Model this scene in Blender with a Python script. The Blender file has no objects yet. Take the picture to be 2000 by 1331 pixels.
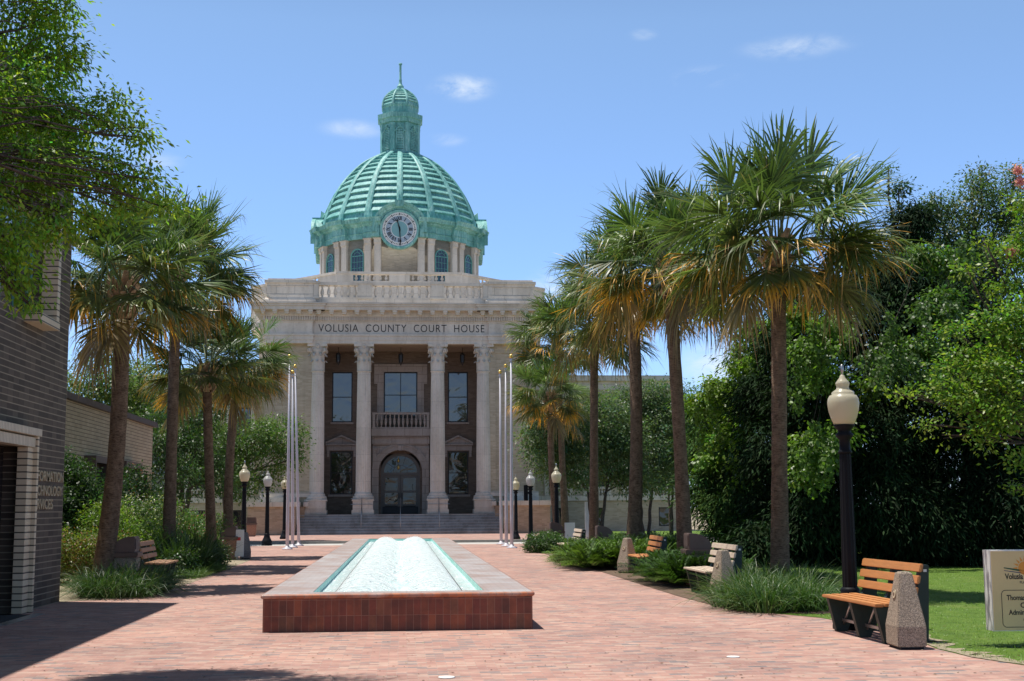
import bpy, bmesh, math, random
import numpy as np
from mathutils import Vector, Matrix
R_ = math.radians
PI = math.pi
scene = bpy.context.scene

# ------------------------------------------------------------------ camera
F = 2600.; CZ = 1.6                    # focal length in pixels of the 2000 px wide photograph, eye height
ROLL = R_(.37)
def _rot(u, v, a): return u*math.cos(a)-v*math.sin(a), u*math.sin(a)+v*math.cos(a)
_u, _v = _rot(784-1000, 665.5-993, -ROLL)
TH = math.atan(-_v/F); PSI = -math.atan(_u*math.cos(TH)/F)
cam_d = bpy.data.cameras.new('camera'); cam = bpy.data.objects.new('camera', cam_d)
scene.collection.objects.link(cam); scene.camera = cam
cam_d.sensor_width = 36; cam_d.lens = F/2000*36; cam_d.clip_start = .1; cam_d.clip_end = 3000
cam.matrix_world = (Matrix.Translation((0, 0, CZ)) @ Matrix.Rotation(-PSI, 4, 'Z') @
                    Matrix.Rotation(PI/2+TH, 4, 'X') @ Matrix.Rotation(-ROLL, 4, 'Z'))
def ray(px, py):
    u, v = _rot(px-1000, 665.5-py, -ROLL)
    y = F*math.cos(TH)-v*math.sin(TH); z = F*math.sin(TH)+v*math.cos(TH)
    X = u*math.cos(PSI)+y*math.sin(PSI); Y = -u*math.sin(PSI)+y*math.cos(PSI)
    return X/Y, z/Y
def at(px, py, Y):                      # where a photo point lies, given its distance down the plaza
    r = ray(px, py); return Vector((r[0]*Y, Y, CZ+r[1]*Y))
def gp(px, py, z=0.):                   # where a photo point on the ground lies
    r = ray(px, py); t = (z-CZ)/r[1]; return Vector((r[0]*t, t, z))

# ------------------------------------------------------------------ light
SUN_EL = R_(75); SUN_AZ = math.atan2(-.95, .31)
sunv = Vector((math.sin(SUN_AZ)*math.cos(SUN_EL), math.cos(SUN_AZ)*math.cos(SUN_EL), math.sin(SUN_EL)))
sd = bpy.data.lights.new('sun', 'SUN'); sd.energy = 4.8; sd.angle = R_(.53); sd.color = (1, .955, .88)
so = bpy.data.objects.new('sun', sd); scene.collection.objects.link(so)
so.rotation_euler = sunv.to_track_quat('Z', 'Y').to_euler()
w = bpy.data.worlds.new('World'); scene.world = w; w.use_nodes = True
wt = w.node_tree; wt.nodes.clear()
def wn(t, **k):
    n = wt.nodes.new(t)
    for a, b in k.items(): setattr(n, a, b)
    return n
sky = wn('ShaderNodeTexSky', sky_type='NISHITA', sun_disc=False, sun_elevation=SUN_EL, sun_rotation=SUN_AZ,
         altitude=0, air_density=1.0, dust_density=.25, ozone_density=1.6)
tc = wn('ShaderNodeTexCoord')
nz = wn('ShaderNodeTexNoise'); nz.inputs['Scale'].default_value = 17; nz.inputs['Detail'].default_value = 9
nz.inputs['Roughness'].default_value = .64; nz.inputs['Distortion'].default_value = .4
mp = wn('ShaderNodeMapping'); mp.inputs['Scale'].default_value = (1, 1, 2.2)
wt.links.new(tc.outputs['Generated'], mp.inputs[0]); wt.links.new(mp.outputs[0], nz.inputs['Vector'])
def wmath(op, a, b=None, c=None):
    n = wn('ShaderNodeMath', operation=op)
    for i, x in enumerate((a, b, c)):
        if x is None: continue
        if hasattr(x, 'type'): wt.links.new(x, n.inputs[i])
        else: n.inputs[i].default_value = x
    return n.outputs[0]
# small fair-weather clouds: direction (as photo point), half width, half height, density
CLOUDS = [(905, 172, 66, 27, 1.15), (690, 252, 70, 20, .5), (872, 274, 45, 14, .55), (1560, 92, 110, 24, .55), (1375, 150, 70, 22, .5),
          (1090, 560, 75, 40, .75), (1425, 715, 110, 55, 1.05), (310, 315, 50, 18, .55), (1255, 68, 30, 12, .3),
          (150, 640, 120, 60, .5), (480, 560, 60, 25, .3), (2350, 300, 200, 60, .8), (-350, 420, 220, 70, .8), (1800, 600, 120, 40, .6)]
acc = None
for px, py, hw, hh, dn in CLOUDS:
    r = ray(px, py); d = Vector((r[0], 1, r[1])).normalized()
    m = wn('ShaderNodeVectorMath', operation='SUBTRACT'); wt.links.new(tc.outputs['Generated'], m.inputs[0]); m.inputs[1].default_value = d
    k = wn('ShaderNodeVectorMath', operation='MULTIPLY'); wt.links.new(m.outputs[0], k.inputs[0])
    k.inputs[1].default_value = (F/hw*.98, F/hw*.6, F/hh*.98)
    l = wn('ShaderNodeVectorMath', operation='LENGTH'); wt.links.new(k.outputs[0], l.inputs[0])
    mr = wn('ShaderNodeMapRange', interpolation_type='SMOOTHERSTEP'); wt.links.new(l.outputs['Value'], mr.inputs[0])
    mr.inputs[1].default_value = 1.25; mr.inputs[2].default_value = 0; mr.inputs[3].default_value = 0; mr.inputs[4].default_value = dn
    acc = mr.outputs[0] if acc is None else wmath('MAXIMUM', acc, mr.outputs[0])
nn = wmath('MULTIPLY_ADD', nz.outputs['Fac'], 3.6, -1.45)
msk = wn('ShaderNodeMath', operation='MULTIPLY', use_clamp=True)
cl = wn('ShaderNodeMath', operation='MULTIPLY', use_clamp=False); wt.links.new(acc, cl.inputs[0]); cl.inputs[1].default_value = 1.3
nc = wn('ShaderNodeMath', operation='MAXIMUM'); wt.links.new(nn, nc.inputs[0]); nc.inputs[1].default_value = 0
wt.links.new(cl.outputs[0], msk.inputs[0]); wt.links.new(nc.outputs[0], msk.inputs[1])
m2 = wmath('MULTIPLY', msk.outputs[0], .8)
hs = wn('ShaderNodeMix', data_type='RGBA')
tint = wn('ShaderNodeMix', data_type='RGBA', blend_type='MULTIPLY'); tint.inputs[0].default_value = 1
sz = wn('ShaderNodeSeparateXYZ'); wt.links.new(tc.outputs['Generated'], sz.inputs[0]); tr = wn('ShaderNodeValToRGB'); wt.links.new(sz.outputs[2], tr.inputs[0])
for i_, (p_, c_) in enumerate(((0, (.62, .82, 1.38)), (.10, (.80, 1.0, 1.42)), (.35, (1.05, 1.14, 1.22)), (.62, (.62, .56, .47)))):   # low sky tinted bluer; unseen overhead sky darkened to cut the fill light
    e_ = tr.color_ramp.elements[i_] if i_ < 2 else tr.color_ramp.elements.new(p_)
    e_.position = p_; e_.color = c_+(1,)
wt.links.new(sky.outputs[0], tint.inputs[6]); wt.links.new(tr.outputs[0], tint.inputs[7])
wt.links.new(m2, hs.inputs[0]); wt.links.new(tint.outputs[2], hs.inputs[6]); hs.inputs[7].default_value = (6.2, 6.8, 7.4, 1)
bg = wn('ShaderNodeBackground'); bg.inputs[1].default_value = .122
wt.links.new(hs.outputs[2], bg.inputs[0]); wo = wn('ShaderNodeOutputWorld'); wt.links.new(bg.outputs[0], wo.inputs[0])
scene.view_settings.view_transform = 'Standard'; scene.view_settings.look = 'None'
scene.view_settings.exposure = 0.25; scene.view_settings.gamma = 1.0

# ------------------------------------------------------------------ materials
def srgb(r, g, b):
    f = lambda c: (c/12.92 if c <= .04045 else ((c+.055)/1.055)**2.4)
    return (f(r/255), f(g/255), f(b/255), 1)
def c4(c): return tuple(c)+(1,) if len(c) == 3 else c
class MT:
    def __init__(s, name, rough=.8, metal=0, spec=.5):
        s.m = bpy.data.materials.new(name); s.m.use_nodes = True; s.t = s.m.node_tree
        s.b = s.t.nodes['Principled BSDF']; s.o = s.t.nodes['Material Output']
        s.b.inputs['Roughness'].default_value = rough; s.b.inputs['Metallic'].default_value = metal
        s.b.inputs['Specular IOR Level'].default_value = spec
        s.tc = s.n('ShaderNodeTexCoord')
    def n(s, t, **k):
        n = s.t.nodes.new(t)
        for a, b in k.items(): setattr(n, a, b)
        return n
    def l(s, a, b): s.t.links.new(a, b)
    def noise(s, scale=3., detail=5, rough=.55, vec=None, sc=None, dist=0):
        v = vec or s.tc.outputs['Object']
        if sc:
            mp = s.n('ShaderNodeMapping'); mp.inputs['Scale'].default_value = sc; s.l(v, mp.inputs[0]); v = mp.outputs[0]
        n = s.n('ShaderNodeTexNoise'); n.inputs['Scale'].default_value = scale; n.inputs['Detail'].default_value = detail
        n.inputs['Roughness'].default_value = rough; n.inputs['Distortion'].default_value = dist
        s.l(v, n.inputs['Vector']); return n.outputs['Fac']
    def ramp(s, fac, stops, interp='LINEAR'):
        r = s.n('ShaderNodeValToRGB'); r.color_ramp.interpolation = interp; e = r.color_ramp.elements
        while len(e) < len(stops): e.new(.5)
        for q, (p, c) in zip(e, stops): q.position = p; q.color = c4(c)
        s.l(fac, r.inputs[0]); return r.outputs[0]
    def mix(s, fac, a, b, mode='MIX'):
        x = s.n('ShaderNodeMix', data_type='RGBA', blend_type=mode)
        for i, v in ((0, fac), (6, a), (7, b)):
            if hasattr(v, 'type'): s.l(v, x.inputs[i])
            elif i == 0: x.inputs[0].default_value = v
            else: x.inputs[i].default_value = c4(v)
        return x.outputs[2]
    def math(s, op, a, b=None):
        x = s.n('ShaderNodeMath', operation=op)
        for i, v in enumerate((a, b)):
            if v is None: continue
            if hasattr(v, 'type'): s.l(v, x.inputs[i])
            else: x.inputs[i].default_value = v
        return x.outputs[0]
    def wallvec(s, k=1.):               # u = x + y, v = z : runs round the corners of an axis-aligned building
        sp = s.n('ShaderNodeSeparateXYZ'); s.l(s.tc.outputs['Object'], sp.inputs[0])
        c = s.n('ShaderNodeCombineXYZ'); s.l(s.math('ADD', sp.outputs[0], sp.outputs[1]), c.inputs[0]); s.l(sp.outputs[2], c.inputs[1])
        return c.outputs[0]
    def cylvec(s, R):
        sp = s.n('ShaderNodeSeparateXYZ'); s.l(s.tc.outputs['Object'], sp.inputs[0])
        c = s.n('ShaderNodeCombineXYZ'); s.l(s.math('MULTIPLY', s.math('ARCTAN2', sp.outputs[0], sp.outputs[1]), R), c.inputs[0]); s.l(sp.outputs[2], c.inputs[1])
        return c.outputs[0]
    def brick(s, vec, bw, bh, ms, c1=(0, 0, 0), c2=(1, 1, 1), mo=(0, 0, 0), off=.5, smooth=.1):
        b = s.n('ShaderNodeTexBrick'); s.l(vec, b.inputs['Vector']); b.offset = off
        b.inputs['Scale'].default_value = 1; b.inputs['Brick Width'].default_value = bw; b.inputs['Row Height'].default_value = bh
        b.inputs['Mortar Size'].default_value = ms; b.inputs['Mortar Smooth'].default_value = smooth; b.inputs['Bias'].default_value = 0
        b.inputs['Color1'].default_value = c4(c1); b.inputs['Color2'].default_value = c4(c2); b.inputs['Mortar'].default_value = c4(mo)
        return b
    def bump(s, h, strength=.3, dist=.01):
        b = s.n('ShaderNodeBump'); b.inputs['Strength'].default_value = strength; b.inputs['Distance'].default_value = dist
        s.l(h, b.inputs['Height']); s.l(b.outputs[0], s.b.inputs['Normal']); return b
    def col(s, c):
        if hasattr(c, 'type'): s.l(c, s.b.inputs['Base Color'])
        else: s.b.inputs['Base Color'].default_value = c4(c)
        return s
def V(c, k): return tuple(min(1, x*k) for x in c[:3])
def plain(name, c, rough=.7, var=.2, scale=4., metal=0, bump=0, bs=40., spec=.5):
    m = MT(name, rough, metal, spec); n = m.noise(scale, 6)
    m.col(m.ramp(n, [(.3, V(c, 1-var)), (.7, V(c, 1+var))]))
    if bump: m.bump(m.noise(bs, 4), bump, .01)
    return m.m

def wallbrick(name, ca, cb, mo, bw=.215, bh=.075, ms=.008, rough=.85, vec='wall', off=.5, stain=.2):
    m = MT(name, rough); v = m.wallvec() if vec == 'wall' else m.cylvec(vec)
    b = m.brick(v, bw, bh, ms, (0, 0, 0), (1, 1, 1), (.5, .5, .5), off)
    c = m.ramp(b.outputs['Color'], [(0, ca), (1, cb)])
    c = m.mix(b.outputs['Fac'], c, mo)
    st = m.ramp(m.noise(.5, 6, .6), [(.35, (1-stain,)*3), (.65, (1, 1, 1))])
    m.col(m.mix(1., c, st, 'MULTIPLY')); m.bump(m.math('SUBTRACT', 1., b.outputs['Fac']), .35, .006)
    return m.m
def stone(name, c, bw=1.1, bh=.5, vec='wall', rough=.75, joint=.38, ms=.009, stain=.22):
    m = MT(name, rough); v = m.wallvec() if vec == 'wall' else m.cylvec(vec)
    b = m.brick(v, bw, bh, ms, V(c, .93), V(c, 1.05), V(c, joint), .5, .2)
    streak = m.ramp(m.noise(1.2, 7, .62, sc=(1, 1, .22)), [(.36, (1-stain, 1-stain*1.05, 1-stain*1.15)), (.6, (1, 1, 1))])
    spots = m.ramp(m.noise(6, 6, .7), [(.3, (.86, .85, .83)), (.5, (1, 1, 1))])
    m.col(m.mix(1., m.mix(1., b.outputs['Color'], streak, 'MULTIPLY'), spots, 'MULTIPLY'))
    m.bump(m.noise(25, 5), .12, .01); return m.m
STONE = (.69, .62, .53)
m_stone = stone('limestone', STONE)
m_stone_fine = stone('limestone_plain', STONE, 2.3, 1.6, ms=.004)
m_copper = None
def copper():
    m = MT('copper_patina', .55, 0, .35)
    n1 = m.noise(.9, 7, .65, sc=(1, 1, .5)); n2 = m.noise(5, 7, .7, sc=(1.4, 1.4, .35), dist=.4); n3 = m.noise(20, 4, .7)
    a = m.ramp(n1, [(.3, (.10, .30, .28)), (.5, (.17, .44, .405)), (.72, (.33, .60, .555))])
    b = m.mix(m.ramp(n2, [(.50, (0, 0, 0)), (.68, (.8,)*3)]), a, (.075, .165, .16))
    c = m.mix(m.ramp(n2, [(.28, (.8,)*3), (.46, (0, 0, 0))]), b, (.54, .70, .655))
    c = m.mix(m.ramp(n3, [(.58, (0, 0, 0)), (.72, (.65,)*3)]), c, (.07, .10, .09))
    m.col(c); m.bump(m.noise(8, 5), .15, .02); return m.m
m_copper = copper()
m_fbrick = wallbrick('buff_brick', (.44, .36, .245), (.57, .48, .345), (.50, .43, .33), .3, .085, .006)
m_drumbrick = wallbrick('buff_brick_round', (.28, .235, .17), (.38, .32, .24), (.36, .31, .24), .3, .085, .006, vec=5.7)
m_pbrick = wallbrick('buff_brick_shaded', (.15, .11, .078), (.22, .165, .12), (.17, .13, .10), .3, .085, .006)  # same buff brick as the front, porch shade painted into its colour
def rowbrick(name, ca, cb, mo, mv, bw, bh, ms):   # pale bed joints, dark head joints
    m = MT(name, .8); v = m.wallvec(); b = m.brick(v, bw, bh, .006, (0, 0, 0), (1, 1, 1), (.5,)*3, 0); c = m.mix(b.outputs['Fac'], m.ramp(b.outputs['Color'], [(0, ca), (1, cb)]), mv)
    h = m.brick(v, 900., bh, ms, (0, 0, 0), (0, 0, 0), (1, 1, 1), 0); c = m.mix(h.outputs['Fac'], c, mo); m.col(m.mix(1., c, m.ramp(m.noise(.6, 6, .6), [(.35, (.85,)*3), (.65, (1,)*3)]), 'MULTIPLY')); m.bump(m.math('SUBTRACT', 1., h.outputs['Fac']), .4, .006); return m.m
m_dbrick = rowbrick('dark_brown_brick', (.050, .037, .026), (.115, .088, .064), (.27, .225, .16), (.04, .03, .022), .30, .105, .009)
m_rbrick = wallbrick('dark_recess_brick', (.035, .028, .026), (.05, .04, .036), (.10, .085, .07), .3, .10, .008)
m_beige = wallbrick('cream_glazed_brick', (.56, .46, .31), (.66, .55, .39), (.06, .05, .04), 4., .105, .011, .45, off=0, stain=.1)
m_beige_lintel = wallbrick('cream_soldier_brick', (.56, .48, .36), (.64, .56, .43), (.2, .17, .13), .075, 2., .008, .5, off=0, stain=.1)
m_lbrick = rowbrick('low_cream_brick', (.43, .35, .23), (.53, .44, .30), (.13, .10, .07), (.36, .29, .19), .30, .11, .010)
m_fount = None
def fountbrick():
    m = MT('fountain_brick', .5); v = m.wallvec()
    b = m.brick(v, .0975, .205, .004, (0, 0, 0), (1, 1, 1), (.5, .5, .5), 0, .3)
    c = m.ramp(b.outputs['Color'], [(0, (.13, .034, .014)), (.3, (.21, .044, .018)), (.55, (.26, .066, .022)), (.8, (.18, .034, .016)), (.93, (.23, .075, .03)), (1, (.08, .034, .018))])
    c = m.mix(b.outputs['Fac'], c, (.28, .13, .08))
    c = m.mix(1., c, m.ramp(m.noise(4, 7, .65), [(.3, (.55,)*3), (.6, (1.1,)*3)]), 'MULTIPLY')
    m.col(c); m.bump(m.math('SUBTRACT', 1., b.outputs['Fac']), .4, .004); return m.m
m_fount = fountbrick()
def fountcap():
    m = MT('fountain_coping_tile', .45); sp = m.n('ShaderNodeSeparateXYZ'); m.l(m.tc.outputs['Object'], sp.inputs[0])
    b = m.brick(m.tc.outputs['Object'], .2, .1, .004, (0, 0, 0), (1, 1, 1), (.5, .5, .5), .5, .3)
    c = m.ramp(b.outputs['Color'], [(0, (.30, .17, .13)), (.5, (.37, .24, .19)), (1, (.31, .25, .22))])
    lime = m.ramp(m.noise(1.3, 8, .6), [(.38, (.1,)*3), (.62, (.68,)*3)])
    c = m.mix(lime, c, (.52, .52, .525)); c = m.mix(b.outputs['Fac'], c, (.24, .21, .19))
    m.col(c); m.bump(m.math('SUBTRACT', 1., b.outputs['Fac']), .4, .004); return m.m
m_cap = fountcap()
def bullnose():
    m = MT('bullnose_brick', .4); b = m.brick(m.wallvec(), .105, 1., .004, (0, 0, 0), (1, 1, 1), (.5,)*3, 0, .2)
    c = m.ramp(b.outputs['Color'], [(0, (.30, .09, .04)), (.5, (.46, .15, .06)), (1, (.36, .13, .08))])
    c = m.mix(m.ramp(m.noise(3, 6, .6), [(.45, (0, 0, 0)), (.62, (.5,)*3)]), c, (.45, .40, .37))
    m.col(m.mix(b.outputs['Fac'], c, (.2, .15, .12))); return m.m
m_bull = bullnose()
def paving():
    m = MT('brick_paving', .85, 0, .25)
    dn = m.n('ShaderNodeTexNoise'); m.l(m.tc.outputs['Object'], dn.inputs['Vector']); dn.inputs['Scale'].default_value = .7
    o = m.n('ShaderNodeVectorMath', operation='SCALE'); m.l(dn.outputs['Color'], o.inputs[0]); o.inputs[3].default_value = .06
    a = m.n('ShaderNodeVectorMath', operation='ADD'); m.l(m.tc.outputs['Object'], a.inputs[0]); m.l(o.outputs[0], a.inputs[1])
    rt = m.n('ShaderNodeMapping'); rt.inputs['Rotation'].default_value = (0, 0, R_(0)); m.l(a.outputs[0], rt.inputs[0])
    b = m.brick(rt.outputs[0], .2, .1, .0045, (0, 0, 0), (1, 1, 1), (.5,)*3, .5, .3)
    c = m.ramp(b.outputs['Color'], [(0, (.22, .195, .195)), (.06, (.31, .24, .22)), (.22, (.40, .222, .185)), (.5, (.445, .262, .215)), (.8, (.48, .295, .24)), (1, (.49, .35, .285))])
    c = m.mix(1., c, m.ramp(m.noise(.45, 8, .62), [(.3, (.70, .71, .74)), (.5, (.95, .94, .94)), (.68, (1.08, 1.05, 1.02))]), 'MULTIPLY')
    c = m.mix(1., c, m.ramp(m.noise(5, 6, .7), [(.3, (.80,)*3), (.6, (1.05,)*3)]), 'MULTIPLY')
    sc = m.ramp(m.noise(9, 3, .5, sc=(1, 1, 1)), [(.70, (0, 0, 0)), (.78, (.45,)*3)])
    c = m.mix(sc, c, (.22, .19, .18))
    m.col(m.mix(b.outputs['Fac'], c, (.36, .27, .23))); m.bump(m.math('SUBTRACT', 1., b.outputs['Fac']), .4, .004); return m.m
m_pave = paving()
m_conc = plain('concrete', (.46, .44, .41), .9, .12, 2, bump=.1)
m_kerb = plain('kerb_concrete', (.30, .28, .25), .9, .2, 3, bump=.1)
m_step = stone('granite_step', (.40, .40, .40), 2.2, .165, joint=.35, stain=.35, ms=.01)
m_mulch = plain('mulch', (.13, .085, .055), .95, .5, 12, bump=.8, bs=30)
m_soil = plain('leaf_litter', (.30, .25, .17), .95, .4, 18, bump=.8, bs=40)
m_lawn = None
def lawn():
    m = MT('lawn', .9, 0, .2)
    n = m.noise(3, 8, .7); n2 = m.noise(.6, 4, .6)
    c = m.ramp(n, [(.3, (.065, .12, .018)), (.55, (.11, .185, .028)), (.75, (.17, .225, .05))])
    c = m.mix(m.ramp(n2, [(.55, (0, 0, 0)), (.75, (.5,)*3)]), c, (.22, .24, .07)); m.col(c); m.bump(m.noise(60, 4), .8, .03); return m.m
m_lawn = lawn()
m_black = plain('black_enamel', (.010, .011, .014), .55, .1, 6, spec=.12)
m_alu = plain('white_painted_pole', (.52, .50, .54), .4, .06, 2)
m_gold = plain('gold_ball', (.75, .50, .14), .3, .1, 5, metal=.8)
m_steel = plain('brushed_steel', (.45, .45, .45), .35, .1, 5, metal=.9)
m_bench_green = plain('dark_green_plastic', (.014, .030, .026), .55, .25, 8)
def plank(name, c):
    m = MT(name, .55); n = m.noise(3, 6, .6, sc=(12, 1.5, 12)); m.col(m.ramp(n, [(.3, V(c, .86)), (.7, V(c, 1.1))])); m.bump(n, .1, .003); return m.m
m_slat_o = plank('orange_tan_plank', (.52, .225, .075))
m_slat_b = plank('bleached_plank', (.60, .49, .38))
m_slat_d = plank('brown_plank', (.36, .20, .11))
def aggregate(name, c):
    m = MT(name, .85); vr = m.n('ShaderNodeTexVoronoi'); vr.inputs['Scale'].default_value = 120; m.l(m.tc.outputs['Object'], vr.inputs['Vector'])
    sp = m.n('ShaderNodeSeparateColor'); m.l(vr.outputs['Color'], sp.inputs[0])
    cc = m.ramp(sp.outputs[0], [(0, V(c, .45)), (.35, V(c, .85)), (.7, V(c, 1.15)), (1, V(c, 1.6))])
    m.col(m.mix(m.ramp(vr.outputs['Distance'], [(.45, (0, 0, 0)), (.8, (.8,)*3)]), cc, V(c, .45))); m.bump(m.math('SUBTRACT', 1., vr.outputs['Distance']), .6, .008); return m.m
m_agg = aggregate('exposed_aggregate', (.36, .29, .22))
m_agg_r = aggregate('reddish_aggregate', (.42, .23, .15))
m_brownp = plain('brown_plastic', (.135, .085, .068), .5, .1, 6)
def glassm(name, tint=(.02, .022, .024), refl=.45, wob=.35, sc=(.9, .9, .9)):
    m = MT(name, .04, 0, .5); m.b.inputs['Base Color'].default_value = c4(tint)
    g = m.n('ShaderNodeBsdfGlossy'); g.inputs['Roughness'].default_value = .02; g.inputs['Color'].default_value = (.62, .60, .56, 1)
    bp = m.n('ShaderNodeBump'); bp.inputs['Strength'].default_value = wob; bp.inputs['Distance'].default_value = .06
    m.l(m.noise(1.2, 2, .4, sc=sc, dist=.6), bp.inputs['Height']); m.l(bp.outputs[0], g.inputs['Normal']); m.l(bp.outputs[0], m.b.inputs['Normal'])
    x = m.n('ShaderNodeMixShader'); x.inputs[0].default_value = refl; m.l(m.b.outputs[0], x.inputs[1]); m.l(g.outputs[0], x.inputs[2]); m.l(x.outputs[0], m.o.inputs[0])
    return m.m
m_glass = glassm('window_glass', (.085, .08, .068), refl=.10)
m_glass_lo = glassm('lower_window_glass', refl=.05, wob=.5)
m_glass_k = glassm('door_glass', (.008, .008, .009), refl=.02)
m_glass_d = glassm('dark_blue_glass', (.012, .02, .03), .05, .1)
m_frame = plain('black_window_frame', (.012, .014, .014), .5, .1, 5)
m_door = plain('taupe_door_paint', (.125, .115, .095), .5, .08, 4)
def globe(name, c):
    m = MT(name, .28); m.b.inputs['Base Color'].default_value = c4(c)
    tr = m.n('ShaderNodeBsdfTranslucent'); tr.inputs[0].default_value = c4(c)
    x = m.n('ShaderNodeMixShader'); x.inputs[0].default_value = .45; m.l(m.b.outputs[0], x.inputs[1]); m.l(tr.outputs[0], x.inputs[2]); m.l(x.outputs[0], m.o.inputs[0]); return m.m
m_globe = globe('cream_acrylic', (.70, .65, .50)); m_globe_w = globe('frosted_acrylic', (.62, .62, .60))
def leafm(name, rough=.45, trans=.3, spec=.4, tcol=(1.3, 1.5, .55)):
    m = MT(name, rough, 0, spec); a = m.n('ShaderNodeAttribute', attribute_name='Col')
    m.l(a.outputs['Color'], m.b.inputs['Base Color'])
    t = m.n('ShaderNodeBsdfTranslucent'); m.l(m.mix(1., a.outputs['Color'], tcol, 'MULTIPLY'), t.inputs[0])
    x = m.n('ShaderNodeMixShader'); x.inputs[0].default_value = trans; m.l(m.b.outputs[0], x.inputs[1]); m.l(t.outputs[0], x.inputs[2]); m.l(x.outputs[0], m.o.inputs[0]); return m.m
m_leaf = leafm('foliage', .42, .45, .4); m_sunleaf = leafm('sunlit_leaf', .4, .6, .4, (1.35, 1.5, .6)); m_dull = leafm('dark_feathery_foliage', .75, .15, .12); m_palm = leafm('palm_frond', .42, .30, .5, (1.2, 1.25, .6)); m_grassb = leafm('grass_blade', .45, .25, .45)
def bark(name, ca, cb, ring=True):
    m = MT(name, .95, 0, .2); n = m.noise(7, 7, .7, sc=(1, 1, .8)); n2 = m.noise(22, 5, .7, sc=(.6, .6, 2.6) if ring else (2, 2, .3))
    c = m.ramp(n, [(.3, ca), (.62, cb), (.8, V(cb, 1.5))]); c = m.mix(1., c, m.ramp(n2, [(.36, (.42,)*3), (.55, (1.05,)*3)]), 'MULTIPLY')
    m.col(c); m.bump(n2, .9, .04); return m.m
m_trunk = bark('palm_bark', (.12, .075, .048), (.27, .18, .12)); m_bark = bark('tree_bark', (.05, .038, .03), (.13, .105, .085), False)
m_boot = plain('leaf_base_fibre', (.40, .26, .15), .9, .35, 9, bump=.4)
def water():
    m = MT('foaming_water', .12, 0, .5)
    n = m.noise(5, 8, .72, dist=.8); n2 = m.noise(30, 6, .7)
    c = m.ramp(n, [(.30, (.40, .78, .74)), (.44, (.62, .88, .86)), (.56, (.86, .96, .955))])
    m.col(m.mix(m.ramp(n2, [(.35, (0, 0, 0)), (.6, (.6,)*3)]), c, (.88, .95, .97))); m.bump(m.math('ADD', n, n2), .8, .05); return m.m
m_water = water()
def basin():
    m = MT('turquoise_basin_paint', .5); n = m.noise(3, 7, .6, sc=(1, 1, 3))
    m.col(m.ramp(n, [(.35, (.24, .60, .53)), (.6, (.50, .82, .76)), (.75, (.70, .90, .86))])); return m.m
m_basin = basin()
m_jet = leafm('white_water', .3, .62, .4, (1, 1, 1))
m_white = plain('white_paint', (.74, .73, .70), .5, .06, 3)
m_signf = plain('cream_sign_face', (.68, .50, .25), .5, .06, 3)
m_ink = plain('dark_lettering', (.018, .016, .014), .6, 0, 3)
m_gilt = plain('cream_letters', (.36, .29, .18), .5, .1, 5)
m_teal = plain('teal_window_frame', (.12, .33, .29), .5, .1, 5)
m_bronze = plain('grey_statue_bronze', (.26, .26, .28), .5, .2, 6)

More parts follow.
